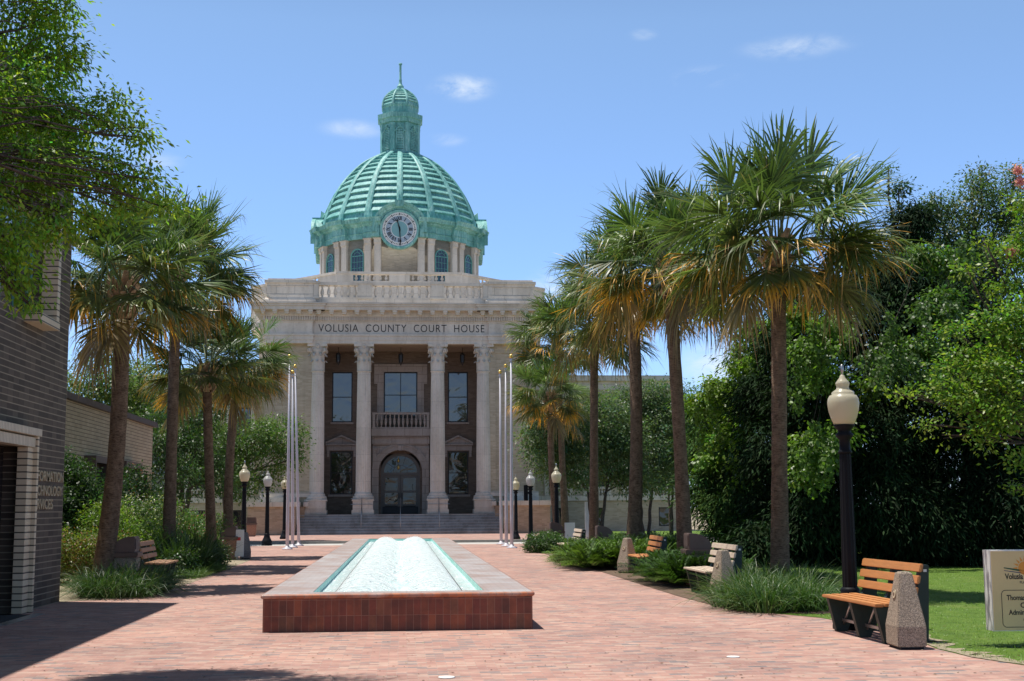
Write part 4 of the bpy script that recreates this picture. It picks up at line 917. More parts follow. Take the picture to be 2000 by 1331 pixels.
for px in (661, 783, 903):                      # hanging lanterns in the porch
    p = at(px, 676, YF+1.2); h = MB(); z = z_arch0-.05
    h.tube([(p.x, p.y, z), (p.x, p.y, z-.3)], .015, 6); h.lathe([(.02, -.3), (.10, -.36), (.17, -.46), (.15, -.48), (.13, -.9), (.06, -1.0), (.02, -1.12)], (p.x, p.y, z), 6, False)
    obj('porch_lantern', h, m_frame, C)
# --- wings and the block behind
def side_wing(s):
    x0, x1 = sorted((CX+s*XE, CX+s*18.2)); YW = 85.4; zt_ = at(1290, 735, YW).z
    Wg = MB(); wins = []
    xs_ = [CX+s*v for v in (10.1, 12.6, 15.1, 17.0)]
    for x in xs_: wins += [(x-.62, x+.62, 2.9, 5.2), (x-.62, x+.62, 5.9, 8.0)]
    lows = [(x-.42, x+.42, .35, 1.55) for x in xs_]
    holewall(Wg, x0, x1, .05, zt_-.9, wins+lows, fY(YW), .2); xe = x1 if s > 0 else x0
    Wg.add([(xe, YW, .05), (xe, YW+12, .05), (xe, YW+12, zt_-.9), (xe, YW, zt_-.9)], [(0, 1, 2, 3)]); obj('wing_wall', Wg, m_fbrick, C, recalc=False)
    T = MB(); T.box(x0, x1+(.1 if s > 0 else 0), YW-.14, YW+.1, 2.0, 2.32); T.box(x0, x1, YW-.1, YW+12, zt_-.9, zt_-.35); T.box(x0-.0, x1+.0, YW-.45, YW+12, zt_-.35, zt_)
    for x in xs_:
        T.box(x-.9, x-.63, YW-.08, YW+.05, 2.34, 8.1); T.box(x+.63, x+.9, YW-.08, YW+.05, 2.34, 8.1); T.box(x-.62, x+.62, YW-.05, YW+.05, 5.25, 5.85)
        T.box(x-.63, x+.63, YW-.16, YW, 2.75, 2.88)
        for i in range(6): baluster(T, x-.5+i*.2, YW-.09, 2.33, .42, .09, 8)
    obj('wing_stonework', T, m_stone, C)
    for q in wins: window(C, *q, fY(YW), 2, 2)
    for q in lows: window(C, *q, fY(YW), 1, 1, glass=m_glass_lo)
side_wing(-1); side_wing(1)
mb = MB()
for s in (-1, 1): mb.box(*sorted((CX+s*XE, CX+s*9.3)), 88, 106, 9, z_corn+.1); mb.box(*sorted((CX+s*XE, CX+s*9.5)), 87.8, 106, z_corn-.45, z_corn-.05)
mb.box(CX-XE, CX+XE, 104, 106, .1, z_corn); obj('rear_block', mb, m_stone, C)

# ------------------------------------------------------------------ fountain pool
rng = np.random.default_rng(7); rnd = random.Random(5)
FX0, FX1, FY0, FY1, FZ = -1.80, 1.74, 17.9, 50.2, .49
fo = thing('fountain_pool', 'long raised red brick fountain pool with white arching water jets', 'fountain', (-.03, FY0, 0), world=True)
mb = MB(); fr = lambda u, v, w: (u, v, w)
for x0, x1, y0, y1 in ((FX0, FX1, FY0, FY0+.25), (FX0, FX1, FY1-.25, FY1), (FX0, FX0+.25, FY0+.25, FY1-.25), (FX1-.25, FX1, FY0+.25, FY1-.25)): mb.box(x0, x1, y0, y1, 0, FZ-.06)
obj('brick_wall', mb, m_fount, fo)
ix0, ix1, iy0, iy1 = FX0+.62, FX1-.62, FY0+.40, FY1-.6; cz0, cz1 = FZ-.06, FZ
mb = MB()
for x0, x1, y0, y1 in ((FX0, FX1, FY0+.0, iy0), (FX0, FX1, iy1, FY1), (FX0, ix0, iy0, iy1), (ix1, FX1, iy0, iy1)): mb.box(x0, x1, y0, y1, cz0+.001, cz1)
obj('coping', mb, m_cap, fo)
mb = MB()                                        # rounded bullnose row round the outside
def nose(p, q, n):
    p, q = Vector(p), Vector(q); L = []
    for P in (p, q): L.append([P+Vector(n)*(.032*math.sin(a))+Vector((0, 0, .03*math.cos(a)-.03)) for a in np.linspace(0, PI, 8)])
    mb.add(L[0]+L[1], [(i, i+1, 9+i, 8+i) for i in range(7)], True)
z_ = FZ+.001
for p, q, n in (((FX0, FY0, z_), (FX1, FY0, z_), (0, -1, 0)), ((FX0, FY1, z_), (FX1, FY1, z_), (0, 1, 0)), ((FX0, FY0, z_), (FX0, FY1, z_), (-1, 0, 0)), ((FX1, FY0, z_), (FX1, FY1, z_), (1, 0, 0))): nose(p, q, n)
for x in (FX0, FX1):
    for y in (FY0, FY1): mb.lathe([(.0316*math.sin(a)+.0004, -.03*math.cos(a)) for a in np.linspace(0, PI, 8)], (x, y, FZ-.029), 12, cap=False)
obj('bullnose_edge', mb, m_bull, fo)
mb = MB(); WZ = .385
mb.box(ix0-.05, ix0+.001, iy0, iy1, .1, cz1-.012); mb.box(ix1-.001, ix1+.05, iy0, iy1, .1, cz1-.012); mb.box(ix0, ix1, iy0-.05, iy0+.001, .1, cz1-.012); mb.box(ix0, ix1, iy1-.001, iy1+.05, .1, cz1-.012)
obj('basin_lining', mb, m_basin, fo)
nx, ny = 60, 900                                 # churned water surface
X, Y = np.meshgrid(np.linspace(ix0, ix1, nx), np.linspace(iy0, iy1, ny)); H = np.zeros_like(X)
for _ in range(70):
    kx, ky, ph = rng.normal(0, 18), rng.normal(0, 14), rng.uniform(0, 6.28); H += np.sin(kx*X+ky*Y+ph)*.0022
H *= .8*np.exp(-((X-(ix0+ix1)/2)/.75)**4)+.25; H += .016*rng.standard_normal(H.shape)*np.exp(-((X-(ix0+ix1)/2)/.5)**2)*.5
Vv = np.stack([X, Y, WZ+H], -1).reshape(-1, 3); I = np.arange(nx*ny).reshape(ny, nx)
Q = np.stack([I[:-1, :-1], I[:-1, 1:], I[1:, 1:], I[1:, :-1]], -1).reshape(-1, 4)
npmesh('water_surface', Vv, Q, None, m_water, fo, smooth=True)
VS, QS, CS = [], [], []; nv = 0; ctr = (ix0+ix1)/2
Ys = np.arange(iy0+.3, iy1-.4, .20)
for s in (-1, 1):
    for yy in Ys:
        yy += rng.normal(0, .012); x_n = ctr+s*.90; tgt = ctr+s*rng.uniform(.02, .2); hp = rng.uniform(.12, .17); n = 15
        t = np.linspace(0, 1, n); x = x_n+(tgt-x_n)*t; z = WZ+.03+4*hp*t*(1-t)-.03*t; y = yy+rng.normal(0, .03)*t
        rad = .003+.003*t+np.abs(rng.normal(0, .0022, n)); a = np.arange(4)*PI/2
        ring_ = np.stack([np.repeat(x[:, None], 4, 1)+0*a, y[:, None]+rad[:, None]*np.cos(a), z[:, None]+rad[:, None]*np.sin(a)], -1).reshape(-1, 3)
        J = np.arange(n*4).reshape(n, 4); q = np.stack([J[:-1], np.roll(J, -1, 1)[:-1], np.roll(J, -1, 1)[1:], J[1:]], -1).reshape(-1, 4)
        q = q[rng.uniform(0, 1, len(q)) > .0]; VS.append(ring_); QS.append(q+nv); nv += n*4
        m = 26; tt = rng.uniform(.15, 1, m); P0_ = np.stack([x_n+(tgt-x_n)*tt+rng.normal(0, .012, m), yy+rng.normal(0, .02, m), WZ+.03+4*hp*tt*(1-tt)+rng.normal(0, .018, m)], -1); r = rng.uniform(.003, .007, m)
        cub = np.array([[-1, -1, -1], [1, -1, -1], [1, 1, -1], [-1, 1, -1], [-1, -1, 1], [1, -1, 1], [1, 1, 1], [-1, 1, 1]])*.8
        P = (P0_[:, None, :]+cub[None]*r[:, None, None]).reshape(-1, 3); cf_ = np.array([[0, 3, 2, 1], [4, 5, 6, 7], [0, 1, 5, 4], [1, 2, 6, 5], [2, 3, 7, 6], [3, 0, 4, 7]])
        VS.append(P); QS.append((cf_[None]+8*np.arange(m)[:, None, None]).reshape(-1, 4)+nv); nv += m*8
Vv = np.concatenate(VS); Q = np.concatenate(QS); cc = np.ones((len(Vv), 3))*np.array([.97, .985, .985])
tag(npmesh('water_jets', Vv, Q, cc, m_jet, fo, smooth=True), kind='stuff')
mb = MB()
for s in (-1, 1): mb.tube([(ctr+s*.90, iy0+.1, WZ+.012), (ctr+s*.90, iy1-.1, WZ+.012)], .022, 8)
obj('nozzle_pipe', mb, m_frame, fo)

# ------------------------------------------------------------------ flagpoles
def flagpole(base, top_px, label):
    b = gp(*base); t = at(*top_px, b.y); h = t.z; th = thing('flagpole', label, 'flagpole', (b.x, b.y, 0), group='flagpoles at the head of the plaza')
    dx = t.x-b.x; P = lambda f: (dx*f, 0, h*f)
    m = MB(); m.tube([P(0), P(.15), P(.6), P(.965)], [.068, .066, .052, .032], 16); obj('pole', m, m_alu, th)
    m = MB(); m.lathe([(.22, 0), (.22, .03), (.16, .06), (.09, .09), (.085, .14)], seg=24); obj('base_flange', m, m_alu, th)
    m = MB(); m.lathe([(.05, 0), (.055, .06), (.03, .10), (.02, .13)], P(.962), 12); obj('truck', m, m_alu, th)
    m = MB(); m.lathe([(.085*math.sin(a)+.001, -.085*math.cos(a)) for a in np.linspace(0, PI, 12)], (P(.99)[0], 0, h-.085), 16, cap=False); obj('ball', m, m_gold, th)
    m = MB(); m.box(P(.16)[0]-.02, P(.16)[0]+.02, -.12, -.07, 1.15, 1.25); m.tube([(P(.16)[0], -.10, 1.2), (P(.9)[0], -.10, h*.93)], .006, 4); obj('halyard_cleat', m, m_alu, th)
    return th
for b, t, l in (((561, 1073.5), (566, 692), 'tallest left flagpole, nearest the camera left of the fountain'), ((571.5, 1070), (571.5, 723), 'middle one of the three left flagpoles left of the fountain'),
                ((583.5, 1066.5), (576.5, 712), 'left flagpole closest to the courthouse steps, leaning slightly'), ((999.6, 1071), (998, 692), 'tallest right flagpole, nearest the palms'),
                ((989, 1067.5), (987.6, 711), 'middle one of the three right flagpoles'), ((979, 1063.5), (976.5, 723), 'shortest right flagpole, nearest the courthouse doors')):
    flagpole(b, t, l)

# ------------------------------------------------------------------ street lamps
def lamp_proto(h, gm, spike, fluted=True):
    th = thing('street_lamp', 'x', 'street lamp', (0, 0, 0), group='post-top street lamps round the plaza'); zg = h-.80
    m = MB(); m.lathe([(.24, 0), (.24, .05), (.215, .07), (.23, .12), (.235, .18), (.19, .26), (.145, .36), (.12, .46), (.125, .50), (.105, .53)], seg=16, smooth=True); obj('base', m, m_black, th)
    m = MB(); NF = 12; m.lathe([(.098, .53), (.092, 1.2), (.078, zg-.42), (.074, zg-.38)], seg=NF*4, smooth=False, rf=lambda i, s, z: (1, .95, .90, .95)[i % 4]); obj('post', m, m_black, th)
    m = MB(); m.lathe([(.09, zg-.38), (.09, zg-.35), (.07, zg-.33), (.07, zg-.20), (.11, zg-.16), (.12, zg-.13), (.08, zg-.10), (.09, zg-.07), (.135, zg-.02), (.14, zg)], seg=24); obj('collar', m, m_black, th)
    m = MB(); m.lathe([(.13, 0), (.165, .08), (.195, .18), (.207, .28), (.20, .34), (.175, .385), (.145, .395), (.148, .42), (.14, .43), (.085, .47), (.078, .50), (.09, .53), (.092, .55), (.07, .58), (.04, .62), (.03, .65), (.02, .66)], (0, 0, zg), 32, True); obj('globe', m, gm, th)
    m = MB()
    if spike: m.lathe([(.02, .655), (.012, .68), (.022, .70), (.026, .74), (.018, .79), (.004, .80)], (0, 0, zg), 10); obj('finial', m, m_steel, th)
    else: m.lathe([(.03, .655), (.04, .67), (.03, .69), (.005, .70)], (0, 0, zg), 12); obj('finial', m, gm, th)
    return th
LA = lamp_proto(3.44, m_globe, True); LB = lamp_proto(3.40, m_globe_w, False)
def put_lamp(proto, h0, x, y, ztop, label, first):
    sc = ztop/h0
    if first: proto.location = (x, y, 0); proto.scale = (sc,)*3; proto['label'] = label; return proto
    return dup(proto, (x, y, 0), label=label, scale=sc)
l1 = at(1650, 712, 17.3); put_lamp(LA, 3.44, at(1661, 1165, 17.3).x, 17.3, l1.z, 'large near lamp with cream globe behind the orange bench', True)
for bx, by, tx_, ty, l in ((475, 1078, 476, 900, 'cream lamp beside the litter bin on the left'), (555, 1057, 556, 925, 'cream lamp half hidden behind the left flagpoles'), (1008, 1057.5, 1008, 927, 'small cream lamp between the right flagpoles and the grey lamp'), (1088, 1072, 1084, 905, 'cream lamp partly hidden by a thin palm trunk')):
    b = gp(bx, by); t = at(tx_, ty, b.y); put_lamp(LA, 3.44, b.x, b.y, t.z, l, False)
b = gp(521, 1066); lb = put_lamp(LB, 3.30, b.x, b.y, at(520, 920, b.y).z, 'frosted grey globe lamp in front of the statue', True)
b = gp(1037, 1065); lc = put_lamp(LB, 3.30, b.x, b.y, at(1037, 919, b.y).z, 'frosted grey globe lamp with a control box, right side', False)
m = MB(); m.box(-.30, -.12, -.07, .07, 1.95, 2.65); m.box(-.12, -.05, -.03, .03, 2.25, 2.35); obj('control_box', m, m_black, lc, bevel=.015)

# ------------------------------------------------------------------ benches (seat faces local -X, length along Y)
def bench_proto(slat, label):
    th = thing('park_bench', label, 'bench', (0, 0, 0), group='park benches along the plaza'); Lh = .92
    for i in range(4):
        m = MB(); x = .0+i*.118; m.box(x, x+.108, -Lh, Lh, .425+.004*i, .462+.004*i); obj('seat_plank', m, slat, th, bevel=.009)
    for i in range(3):
        z = .55+i*.135; x = .475+.035*i; m = MB(); m.hexa([(x, -Lh, z), (x+.04, -Lh, z), (x+.04, Lh, z), (x, Lh, z)], [(x+.022, -Lh, z+.095), (x+.062, -Lh, z+.095), (x+.062, Lh, z+.095), (x+.022, Lh, z+.095)]); obj('back_plank', m, slat, th, bevel=.009)
    for y in (-.80, 0, .80):
        m = MB(); f = lambda u, v, w: (u, y-.05+.1*w, v)
        m.prism([(.03, .422), (.47, .436), (.36, .20), (.27, 0), (.13, 0)], f)
        m.prism([(.515, .52), (.60, .90), (.70, .90), (.66, 0), (.56, 0), (.44, .40)], f); obj('leg', m, m_bench_green, th, bevel=.008)
    m = MB()
    for y0, y1 in ((-.80, 0), (0, .80)):
        for ya, yb in ((y0+.06, (y0+y1)/2-.02), (y1-.06, (y0+y1)/2+.02)): m.tube([(.22, ya, .10), (.22, yb, .42)], .016, 6)
        m.box(.20, .24, y0+.05, y1-.05, .13, .165)
    obj('brace', m, m_steel, th)
    m = MB(); m.box(.625, .665, -.855, -.851, .82, .85); obj('maker_tag', m, m_white, th)
    return th
def put(th, x, y, rz=0, sc=None): th.location = (x, y, 0); th.rotation_euler = (0, 0, R_(rz)); 
B1 = bench_proto(m_slat_o, 'orange tan bench beside the large lamp and lawn'); put(B1, 5.45, 16.2, 1.5)
B2 = bench_proto(m_slat_b, 'bleached beige bench behind the long grass clump, near bin'); put(B2, 5.33, 24.3, 0)
B3 = bench_proto(m_slat_o, 'tan bench mostly hidden by dark green shrubs'); put(B3, 5.42, 31.4, -2)
B4 = bench_proto(m_slat_b, 'pale far bench beyond the round clipped shrub'); put(B4, 5.00, 42.2, 0)
B5 = bench_proto(m_slat_d, 'brown bench on the left under the palms'); put(B5, -5.05, 30.4, 181)
# ------------------------------------------------------------------ ash receptacles (tapered aggregate piers)
def pier(label, x, y, rz, mat=m_agg, dark=False):
    th = thing('cigarette_receptacle', label, 'ash bin', (x, y, .0), R_(rz), 'tapered stone ash receptacles')
    w, d, h = .215, .165, .85; m = MB()
    q = lambda w_, d_, z: [(-d_, -w_, z), (d_, -w_, z), (d_, w_, z), (-d_, w_, z)]
    L = [q(w*.98, d*.98, .03), q(w, d, .25), q(.085, .075, h-.02), q(.07, .06, h)]
    vs = [p for l in L for p in l]; m.add(vs, [(j*4+i, j*4+(i+1) % 4, j*4+4+(i+1) % 4, j*4+4+i) for j in range(3) for i in range(4)]+[(3, 2, 1, 0), (12, 13, 14, 15)]); obj('body', m, mat, th, bevel=.012)
    m = MB(); m.box(-.13, .13, -.2, .2, 0, .03); obj('plinth', m, m_black, th)
    # round no-smoking-litter emblem on the left face (local -X) 
    t = (.60-.25)/(h-.27); xs = -(d+( .075-d)*t)-.004; sl = math.atan2(d-.075, h-.27); m = MB(); M = Matrix.Translation((xs, 0, .60)) @ Matrix.Rotation(-PI/2, 4, 'Y') @ Matrix.Rotation(sl, 4, 'Y')
    m.lathe([(.052, 0), (.052, .006)], seg=24); m.xf(M); e = obj('emblem', m, plain('cream_emblem', (.62, .52, .36), .5, .05) if 'cream_emblem' not in bpy.data.materials else bpy.data.materials['cream_emblem'], th)
    m = MB(); A = [2*PI*i/24 for i in range(24)]; m.add([M @ Vector((.046*math.cos(a), .046*math.sin(a), .008)) for a in A]+[M @ Vector((.052*math.cos(a), .052*math.sin(a), .008)) for a in A], [(i, (i+1) % 24, 24+(i+1) % 24, 24+i) for i in range(24)])
    m.add([M @ Vector(p) for p in ((-.02, -.012, .009), (.012, -.018, .009), (.022, .012, .009), (.0, .024, .009), (-.022, .01, .009))], [(0, 1, 2, 3, 4)]); obj('mark', m, plain('brown_mark', (.12, .05, .03), .6, .05) if 'brown_mark' not in bpy.data.materials else bpy.data.materials['brown_mark'], e, recalc=False)
    return th
pier('large tapered aggregate ash receptacle at the orange bench end', 5.68, 14.9, -2)
pier('tapered ash receptacle with emblem beside the bleached bench', 5.55, 22.95, 15)
pier('tapered ash receptacle standing clear between two dark shrubs', 5.48, 32.4, 30)
pier('grey tapered ash receptacle beside the left litter bin', -5.05, 44.4, 190, aggregate('grey_aggregate', (.26, .24, .22)))
# ------------------------------------------------------------------ litter bins (opening faces local -X)
def bin_proto(agg, label):
    th = thing('litter_bin', label, 'litter bin', group='litter bins with curved brown hoods'); m = MB()
    q = lambda r, z: [(-r, -r, z), (r, -r, z), (r, r, z), (-r, r, z)]
    m.hexa(q(.215, .0), q(.255, .64)); obj('body', m, agg, th, bevel=.025)
    m = MB(); m.hexa(q(.285, .64), q(.295, .74)); rim = obj('rim', m, m_brownp, th, bevel=.015)
    m = MB(); pr = [(-.22, .742), (-.22, 1.06)]+[(-.15+.41*math.sin(a), .742+.318*math.cos(a)) for a in np.linspace(0, PI/2, 9)]
    m.prism(pr, lambda u, v, w: (u, -.25+.5*w, v)); obj('hood', m, m_brownp, th, bevel=.012)
    m = MB(); m.box(-.235, -.221, -.20, .20, .80, 1.02); obj('flap', m, plain('brown_flap', (.09, .055, .045), .5) if 'brown_flap' not in bpy.data.materials else bpy.data.materials['brown_flap'], th, bevel=.004)
    return th
bn = bin_proto(m_agg, 'litter bin behind the bleached beige bench'); bn.location = (5.98, 26.9, 0)
dup(bn, (5.85, 38.6, 0), 0, 'litter bin among green shrubs beside a palm trunk'); dup(bn, (5.66, 49.0, 0), 0, 'farthest right litter bin beside the thin palm trunk')
dup(bn, (at(246, 1080, 28.2).x, 28.2, 0), R_(180), 'litter bin behind the left grass clump, in shade')
bn2 = bin_proto(m_agg_r, 'reddish litter bin beside the left cream lamp'); bn2.location = (gp(446, 1094).x, gp(446, 1094).y+.2, 0); bn2.rotation_euler = (0, 0, R_(180))
dup(bn2, (at(491, 1040, 75.5).x, 75.5, .095), R_(90), 'square litter bin against the left courthouse podium')
# small white boards
def board(x, y, w, h, z0, label, rz=0, mark=None, cat='sign'):
    th = thing('sign_board', label, cat, (x, y, 0), R_(rz)); m = MB(); m.box(-w/2, w/2, -.04, .04, z0, z0+h); obj('panel', m, m_white, th, bevel=.005)
    if z0 > .05: m = MB(); m.box(-.03, .03, -.03, .03, 0, z0); obj('post', m, m_steel, th)
    if mark: m = MB(); m.box(-w*.25, w*.25, -.046, -.041, z0+h*.6, z0+h*.72); obj('red_mark', m, plain('red_mark', (.5, .04, .03), .5), th)
    return th
g = gp(467, 1090); board(at(464, 1060, 43.6).x, 43.6, .40, .85, .1, 'white board with a small red mark behind the left litter bin', 0, True)
board(at(1113, 1040, 52).x, 52, .42, 1.0, .0, 'cream upright board behind the thin right palm trunk', 20)
board(at(1148, 1030, 64).x, 64, .25, 1.75, .1, 'narrow white panel beside a palm trunk near the courthouse', 0)

# ------------------------------------------------------------------ statue on the left podium
sp_ = at(517, 940, 79.2); st = thing('statue', 'small grey standing figure statue on the left podium', 'statue', (sp_.x, 79.2, 2.0))
def skinfig(chain, edges, radii, mat, name, parent, loc=(0, 0, 0), sub=1):
    me = bpy.data.meshes.new(name); me.from_pydata(chain, edges, []); o = link(bpy.data.objects.new(name, me))
    md = o.modifiers.new('s', 'SKIN'); me.skin_vertices[0].data[0].use_root = True
    for i, r in enumerate(radii): me.skin_vertices[0].data[i].radius = (r, r)
    o.modifiers.new('u', 'SUBSURF').levels = sub
    bpy.context.view_layer.update(); m2 = bpy.data.meshes.new_from_object(o.evaluated_get(bpy.context.evaluated_depsgraph_get())); bpy.data.objects.remove(o)
    m2.materials.clear(); m2.materials.append(mat); m2.polygons.foreach_set('use_smooth', [True]*len(m2.polygons)); q = link(bpy.data.objects.new(name, m2), parent); q.location = loc; return q
zb_ = .16; J = [(0, 0, .92), (0, 0, 1.15), (0, 0, 1.40), (0, 0, 1.50), (0, -.01, 1.62), (0, -.01, 1.70), (.19, 0, 1.38), (.24, -.03, 1.12), (.22, -.16, .92), (-.19, 0, 1.38), (-.25, 0, 1.12), (-.24, -.05, .86), (.10, 0, .88), (.12, -.02, .48), (.12, 0, .08), (.12, -.12, .05), (-.10, 0, .88), (-.12, 0, .48), (-.13, .02, .08), (-.13, -.10, .05)]
EDG = [(0, 1), (1, 2), (2, 3), (3, 4), (4, 5), (2, 6), (6, 7), (7, 8), (2, 9), (9, 10), (10, 11), (0, 12), (12, 13), (13, 14), (14, 15), (0, 16), (16, 17), (17, 18), (18, 19)]
skinfig([(a, b, c+zb_) for a, b, c in J], EDG, [.15, .16, .17, .06, .095, .07, .07, .055, .04, .07, .055, .04, .10, .075, .05, .04, .10, .075, .05, .04], m_bronze, 'figure', st)
m = MB(); m.box(-.35, .35, -.3, .3, 0, .16); obj('plinth', m, m_stone, st); m = MB(); m.tube([(-.27, -.06, .16), (-.24, -.06, 1.9)], .02, 6); obj('staff', m, m_bronze, st)

# ------------------------------------------------------------------ dark brick office building, left foreground
WX = -6.02; YC_ = 24.5; BH = 8.4
ob = thing('office_building', 'dark brown brick building with cream framed doorway at left edge', 'building', (WX, YC_, 0), world=True)
mb = MB(); fx = lambda u, v, w: (WX-w, u, v)
holewall(mb, 4, YC_, 0, BH, [(16.2, 21.85, 0, 2.62), (20.0, 22.6, 4.75, 6.4)], fx, .3)
mb.add([(WX, YC_, 0), (WX-14, YC_, 0), (WX-14, YC_, BH), (WX, YC_, BH)], [(0, 1, 2, 3)]); mb.add([(WX, 4, 0), (WX-14, 4, 0), (WX-14, 4, BH), (WX, 4, BH)], [(0, 1, 2, 3)])
mb.add([(WX, 4, BH), (WX, YC_, BH), (WX-14, YC_, BH), (WX-14, 4, BH)], [(0, 1, 2, 3)]); obj('wall', mb, m_dbrick, ob, recalc=False)
mb = MB(); mb.box(WX-.05, WX+.03, 4, YC_+.03, BH, BH+.12); mb.box(WX-14, WX-.05, YC_-.05, YC_+.03, BH, BH+.12); obj('roof_coping', mb, m_black, ob)
mb = MB(); mb.box(WX-1.9, WX-1.8, 15, 23, 0, 2.9); mb.box(WX-1.8, WX-.31, 21.86, 21.96, 0, 2.7); mb.box(WX-1.8, WX-.31, 16.0, 16.15, 0, 2.7); mb.box(WX-1.8, WX-.31, 16.0, 22, 2.65, 2.75); obj('entrance_recess', mb, m_rbrick, ob)
fm = MB(); fm.box(WX-.02, WX+.14, 21.62, 21.95, 0, 2.60); fm.box(WX+.001, WX+.20, 21.953, 22.06, 0, 2.78); obj('door_surround', fm, m_beige, ob, bevel=.004)
fm = MB(); fm.box(WX-.02, WX+.17, 16.0, 21.95, 2.605, 2.76); fm.box(WX-.02, WX+.23, 15.9, 22.09, 2.783, 2.90); obj('lintel', fm, m_beige_lintel, ob, bevel=.004)
fm = MB()
fm.box(WX-.02, WX+.26, 22.60, 22.78, 4.75, 6.4); fm.box(WX-.02, WX+.27, 21.6, 22.80, 4.60, 4.748); obj('window_surround', fm, m_beige, ob, bevel=.004)
window(ob, 20.0, 22.6, 4.75, 6.4, lambda u, v, w: (WX-w, u, v), 3, 2, depth=.22, frame=m_teal)
rows = (('INFORMATION', 930, 24.42), ('TECHNOLOGY', 958, 24.36), ('SERVICES', 984, 23.75))
for i, (t, py, ye) in enumerate(rows):
    z = at(100, py, 23.5).z-.09
    o = textmesh(t, .24, Matrix.Translation((WX+.004, 22.0, z)) @ Matrix.Rotation(PI/2, 4, 'Z') @ Matrix.Rotation(PI/2, 4, 'X'), m_gilt, 'wall_lettering', ob, .016, 1.0, 1.0, .004, 'LEFT')
    ys = [v.co.y for v in o.data.vertices]; L0, L1 = min(ys), max(ys); y0_ = 22.40-YC_
    for v in o.data.vertices: v.co.y = y0_+(v.co.y-L0)/(L1-L0)*(ye-22.40)
mb = MB(); mb.box(WX-1.7, WX+.35, 16.5, 21.4, .001, .014); tag(obj('door_mat', mb, plain('black_rubber', (.02, .02, .022), .9, .2, 20)), 'dark rubber mat lying before the cream framed doorway', 'mat')
mb = MB(); mb.hexa([(WX+.36, 19.6, .0), (WX+.50, 19.6, .0), (WX+.50, 21.6, .0), (WX+.36, 21.6, .0)], [(WX+.36, 19.6, .02), (WX+.50, 19.6, .008), (WX+.50, 21.6, .008), (WX+.36, 21.6, .02)]); tag(obj('drain_strip', mb, m_steel), 'thin metal threshold strip along the mat edge', 'metal strip')
# ------------------------------------------------------------------ low cream brick building behind the left palms
LXW = -9.3; lh = at(130, 779, 9.3*2600/654.).z
l0 = at(297, 829, 50); ly = 9.3/(-ray(297, 900)[0]); lh = at(297, 829, ly).z
lb_ = thing('low_building', 'low cream brick building with dark roof edge behind left palms', 'building', (LXW, ly, 0), world=True)
mb = MB(); fx = lambda u, v, w: (LXW-w, u, v); wn_ = [(ly-10.6, ly-8.8, 1.2, 3.0), (ly-6.2, ly-3.8, 1.2, 3.0)]
holewall(mb, 26, ly, 0, lh-.12, wn_, fx, .3); mb.add([(LXW, ly, 0), (LXW-10, ly, 0), (LXW-10, ly, lh-.12), (LXW, ly, lh-.12)], [(0, 1, 2, 3)]); mb.add([(LXW, 26, 0), (LXW-10, 26, 0), (LXW-10, 26, lh-.12), (LXW, 26, lh-.12)], [(0, 1, 2, 3)]); obj('wall', mb, m_lbrick, lb_, recalc=False)
mb = MB(); mb.box(LXW-10.1, LXW+.15, 25.9, ly+.15, lh-.12, lh+.06); obj('roof_edge', mb, plain('brown_fascia', (.07, .05, .045), .6), lb_)
for q in wn_:
    window(lb_, *q, fx, 2, 1, depth=.2, frame=m_teal)
    mb = MB()
    for y in (q[0]-.15, q[1]+.05): mb.box(LXW, LXW+.35, y, y+.12, 1.0, 3.2)
    mb.box(LXW, LXW+.35, q[0]-.03, q[1]+.05, 3.0, 3.2); obj('sun_fin', mb, m_brownp, lb_)
for i, yy in enumerate((ly-2.6, ly-2.0, ly-1.4)): mb = MB(); mb.box(LXW, LXW+.10, yy, yy+.10, 1.5, 2.9); obj('vertical_bar', mb, m_frame, lb_)

# ------------------------------------------------------------------ entrance sign, right edge
s0, s1 = at(1926, 1076, 14.6), at(1936, 1236, 14.6); sg_ = thing('entrance_sign', 'cream county sign board with orange sun emblem at right edge', 'sign', (s0.x+1.18, 14.7, 0), R_(-2))
sw, zb_, zt_ = 1.08, s1.z, s0.z; m = MB(); m.box(-sw, sw, 0, .20, zb_, zt_); m.box(-sw-.001, -sw+.004, .0, .2, zb_, zt_); obj('board', m, m_white, sg_, bevel=.006)
m = MB(); m.box(-sw+.01, sw-.01, -.008, -.001, zb_+.01, zt_-.012); obj('face', m, m_signf, sg_)
for x in (-.35, .75): m = MB(); m.box(x-.05, x+.05, .05, .15, 0, zb_+.01); obj('post', m, m_steel, sg_)
fw = lambda x, z, d=.010: (x, -d, z); ppm = 2600/14.6; cX = -sw+(1990-1926)/ppm+.08
px2 = lambda px, py: (-sw+.01+(px-1935)/ppm, zt_-(py-1076)/ppm)
m = MB(); c_ = px2(2003, 1112); N = 24
m.add([fw(c_[0]+.075*math.cos(2*PI*i/N), c_[1]+.075*math.sin(2*PI*i/N)) for i in range(N)], [tuple(range(N))])
for i in range(9):
    a = PI*(1+(-i)/8.)*1.0+.0; a = PI-PI*i/8; p = lambda r, da: fw(c_[0]+r*math.cos(a+da), c_[1]+r*math.sin(a+da)); m.add([p(.085, -.15), p(.14, 0), p(.085, .15)], [(0, 1, 2)])
obj('sun_emblem', m, plain('orange_paint', (.72, .27, .03), .5, .05), sg_, recalc=False)
def swoosh(y0, y1, th_, mat, nm):
    m = MB(); P_ = []
    for i in range(15):
        t = i/14; x = px2(1960+100*t, 0)[0]; z = zt_-(y0+(y1-y0)*math.sin(t*PI*.75)-1076)/ppm; P_.append((x, z, th_*math.sin(PI*min(1, .15+t))*1.0+.002))
    m.add([fw(x, z) for x, z, h_ in P_]+[fw(x, z+h_) for x, z, h_ in P_], [(i, i+1, 16+i, 15+i) for i in range(14)]); obj(nm, m, mat, sg_, recalc=False)
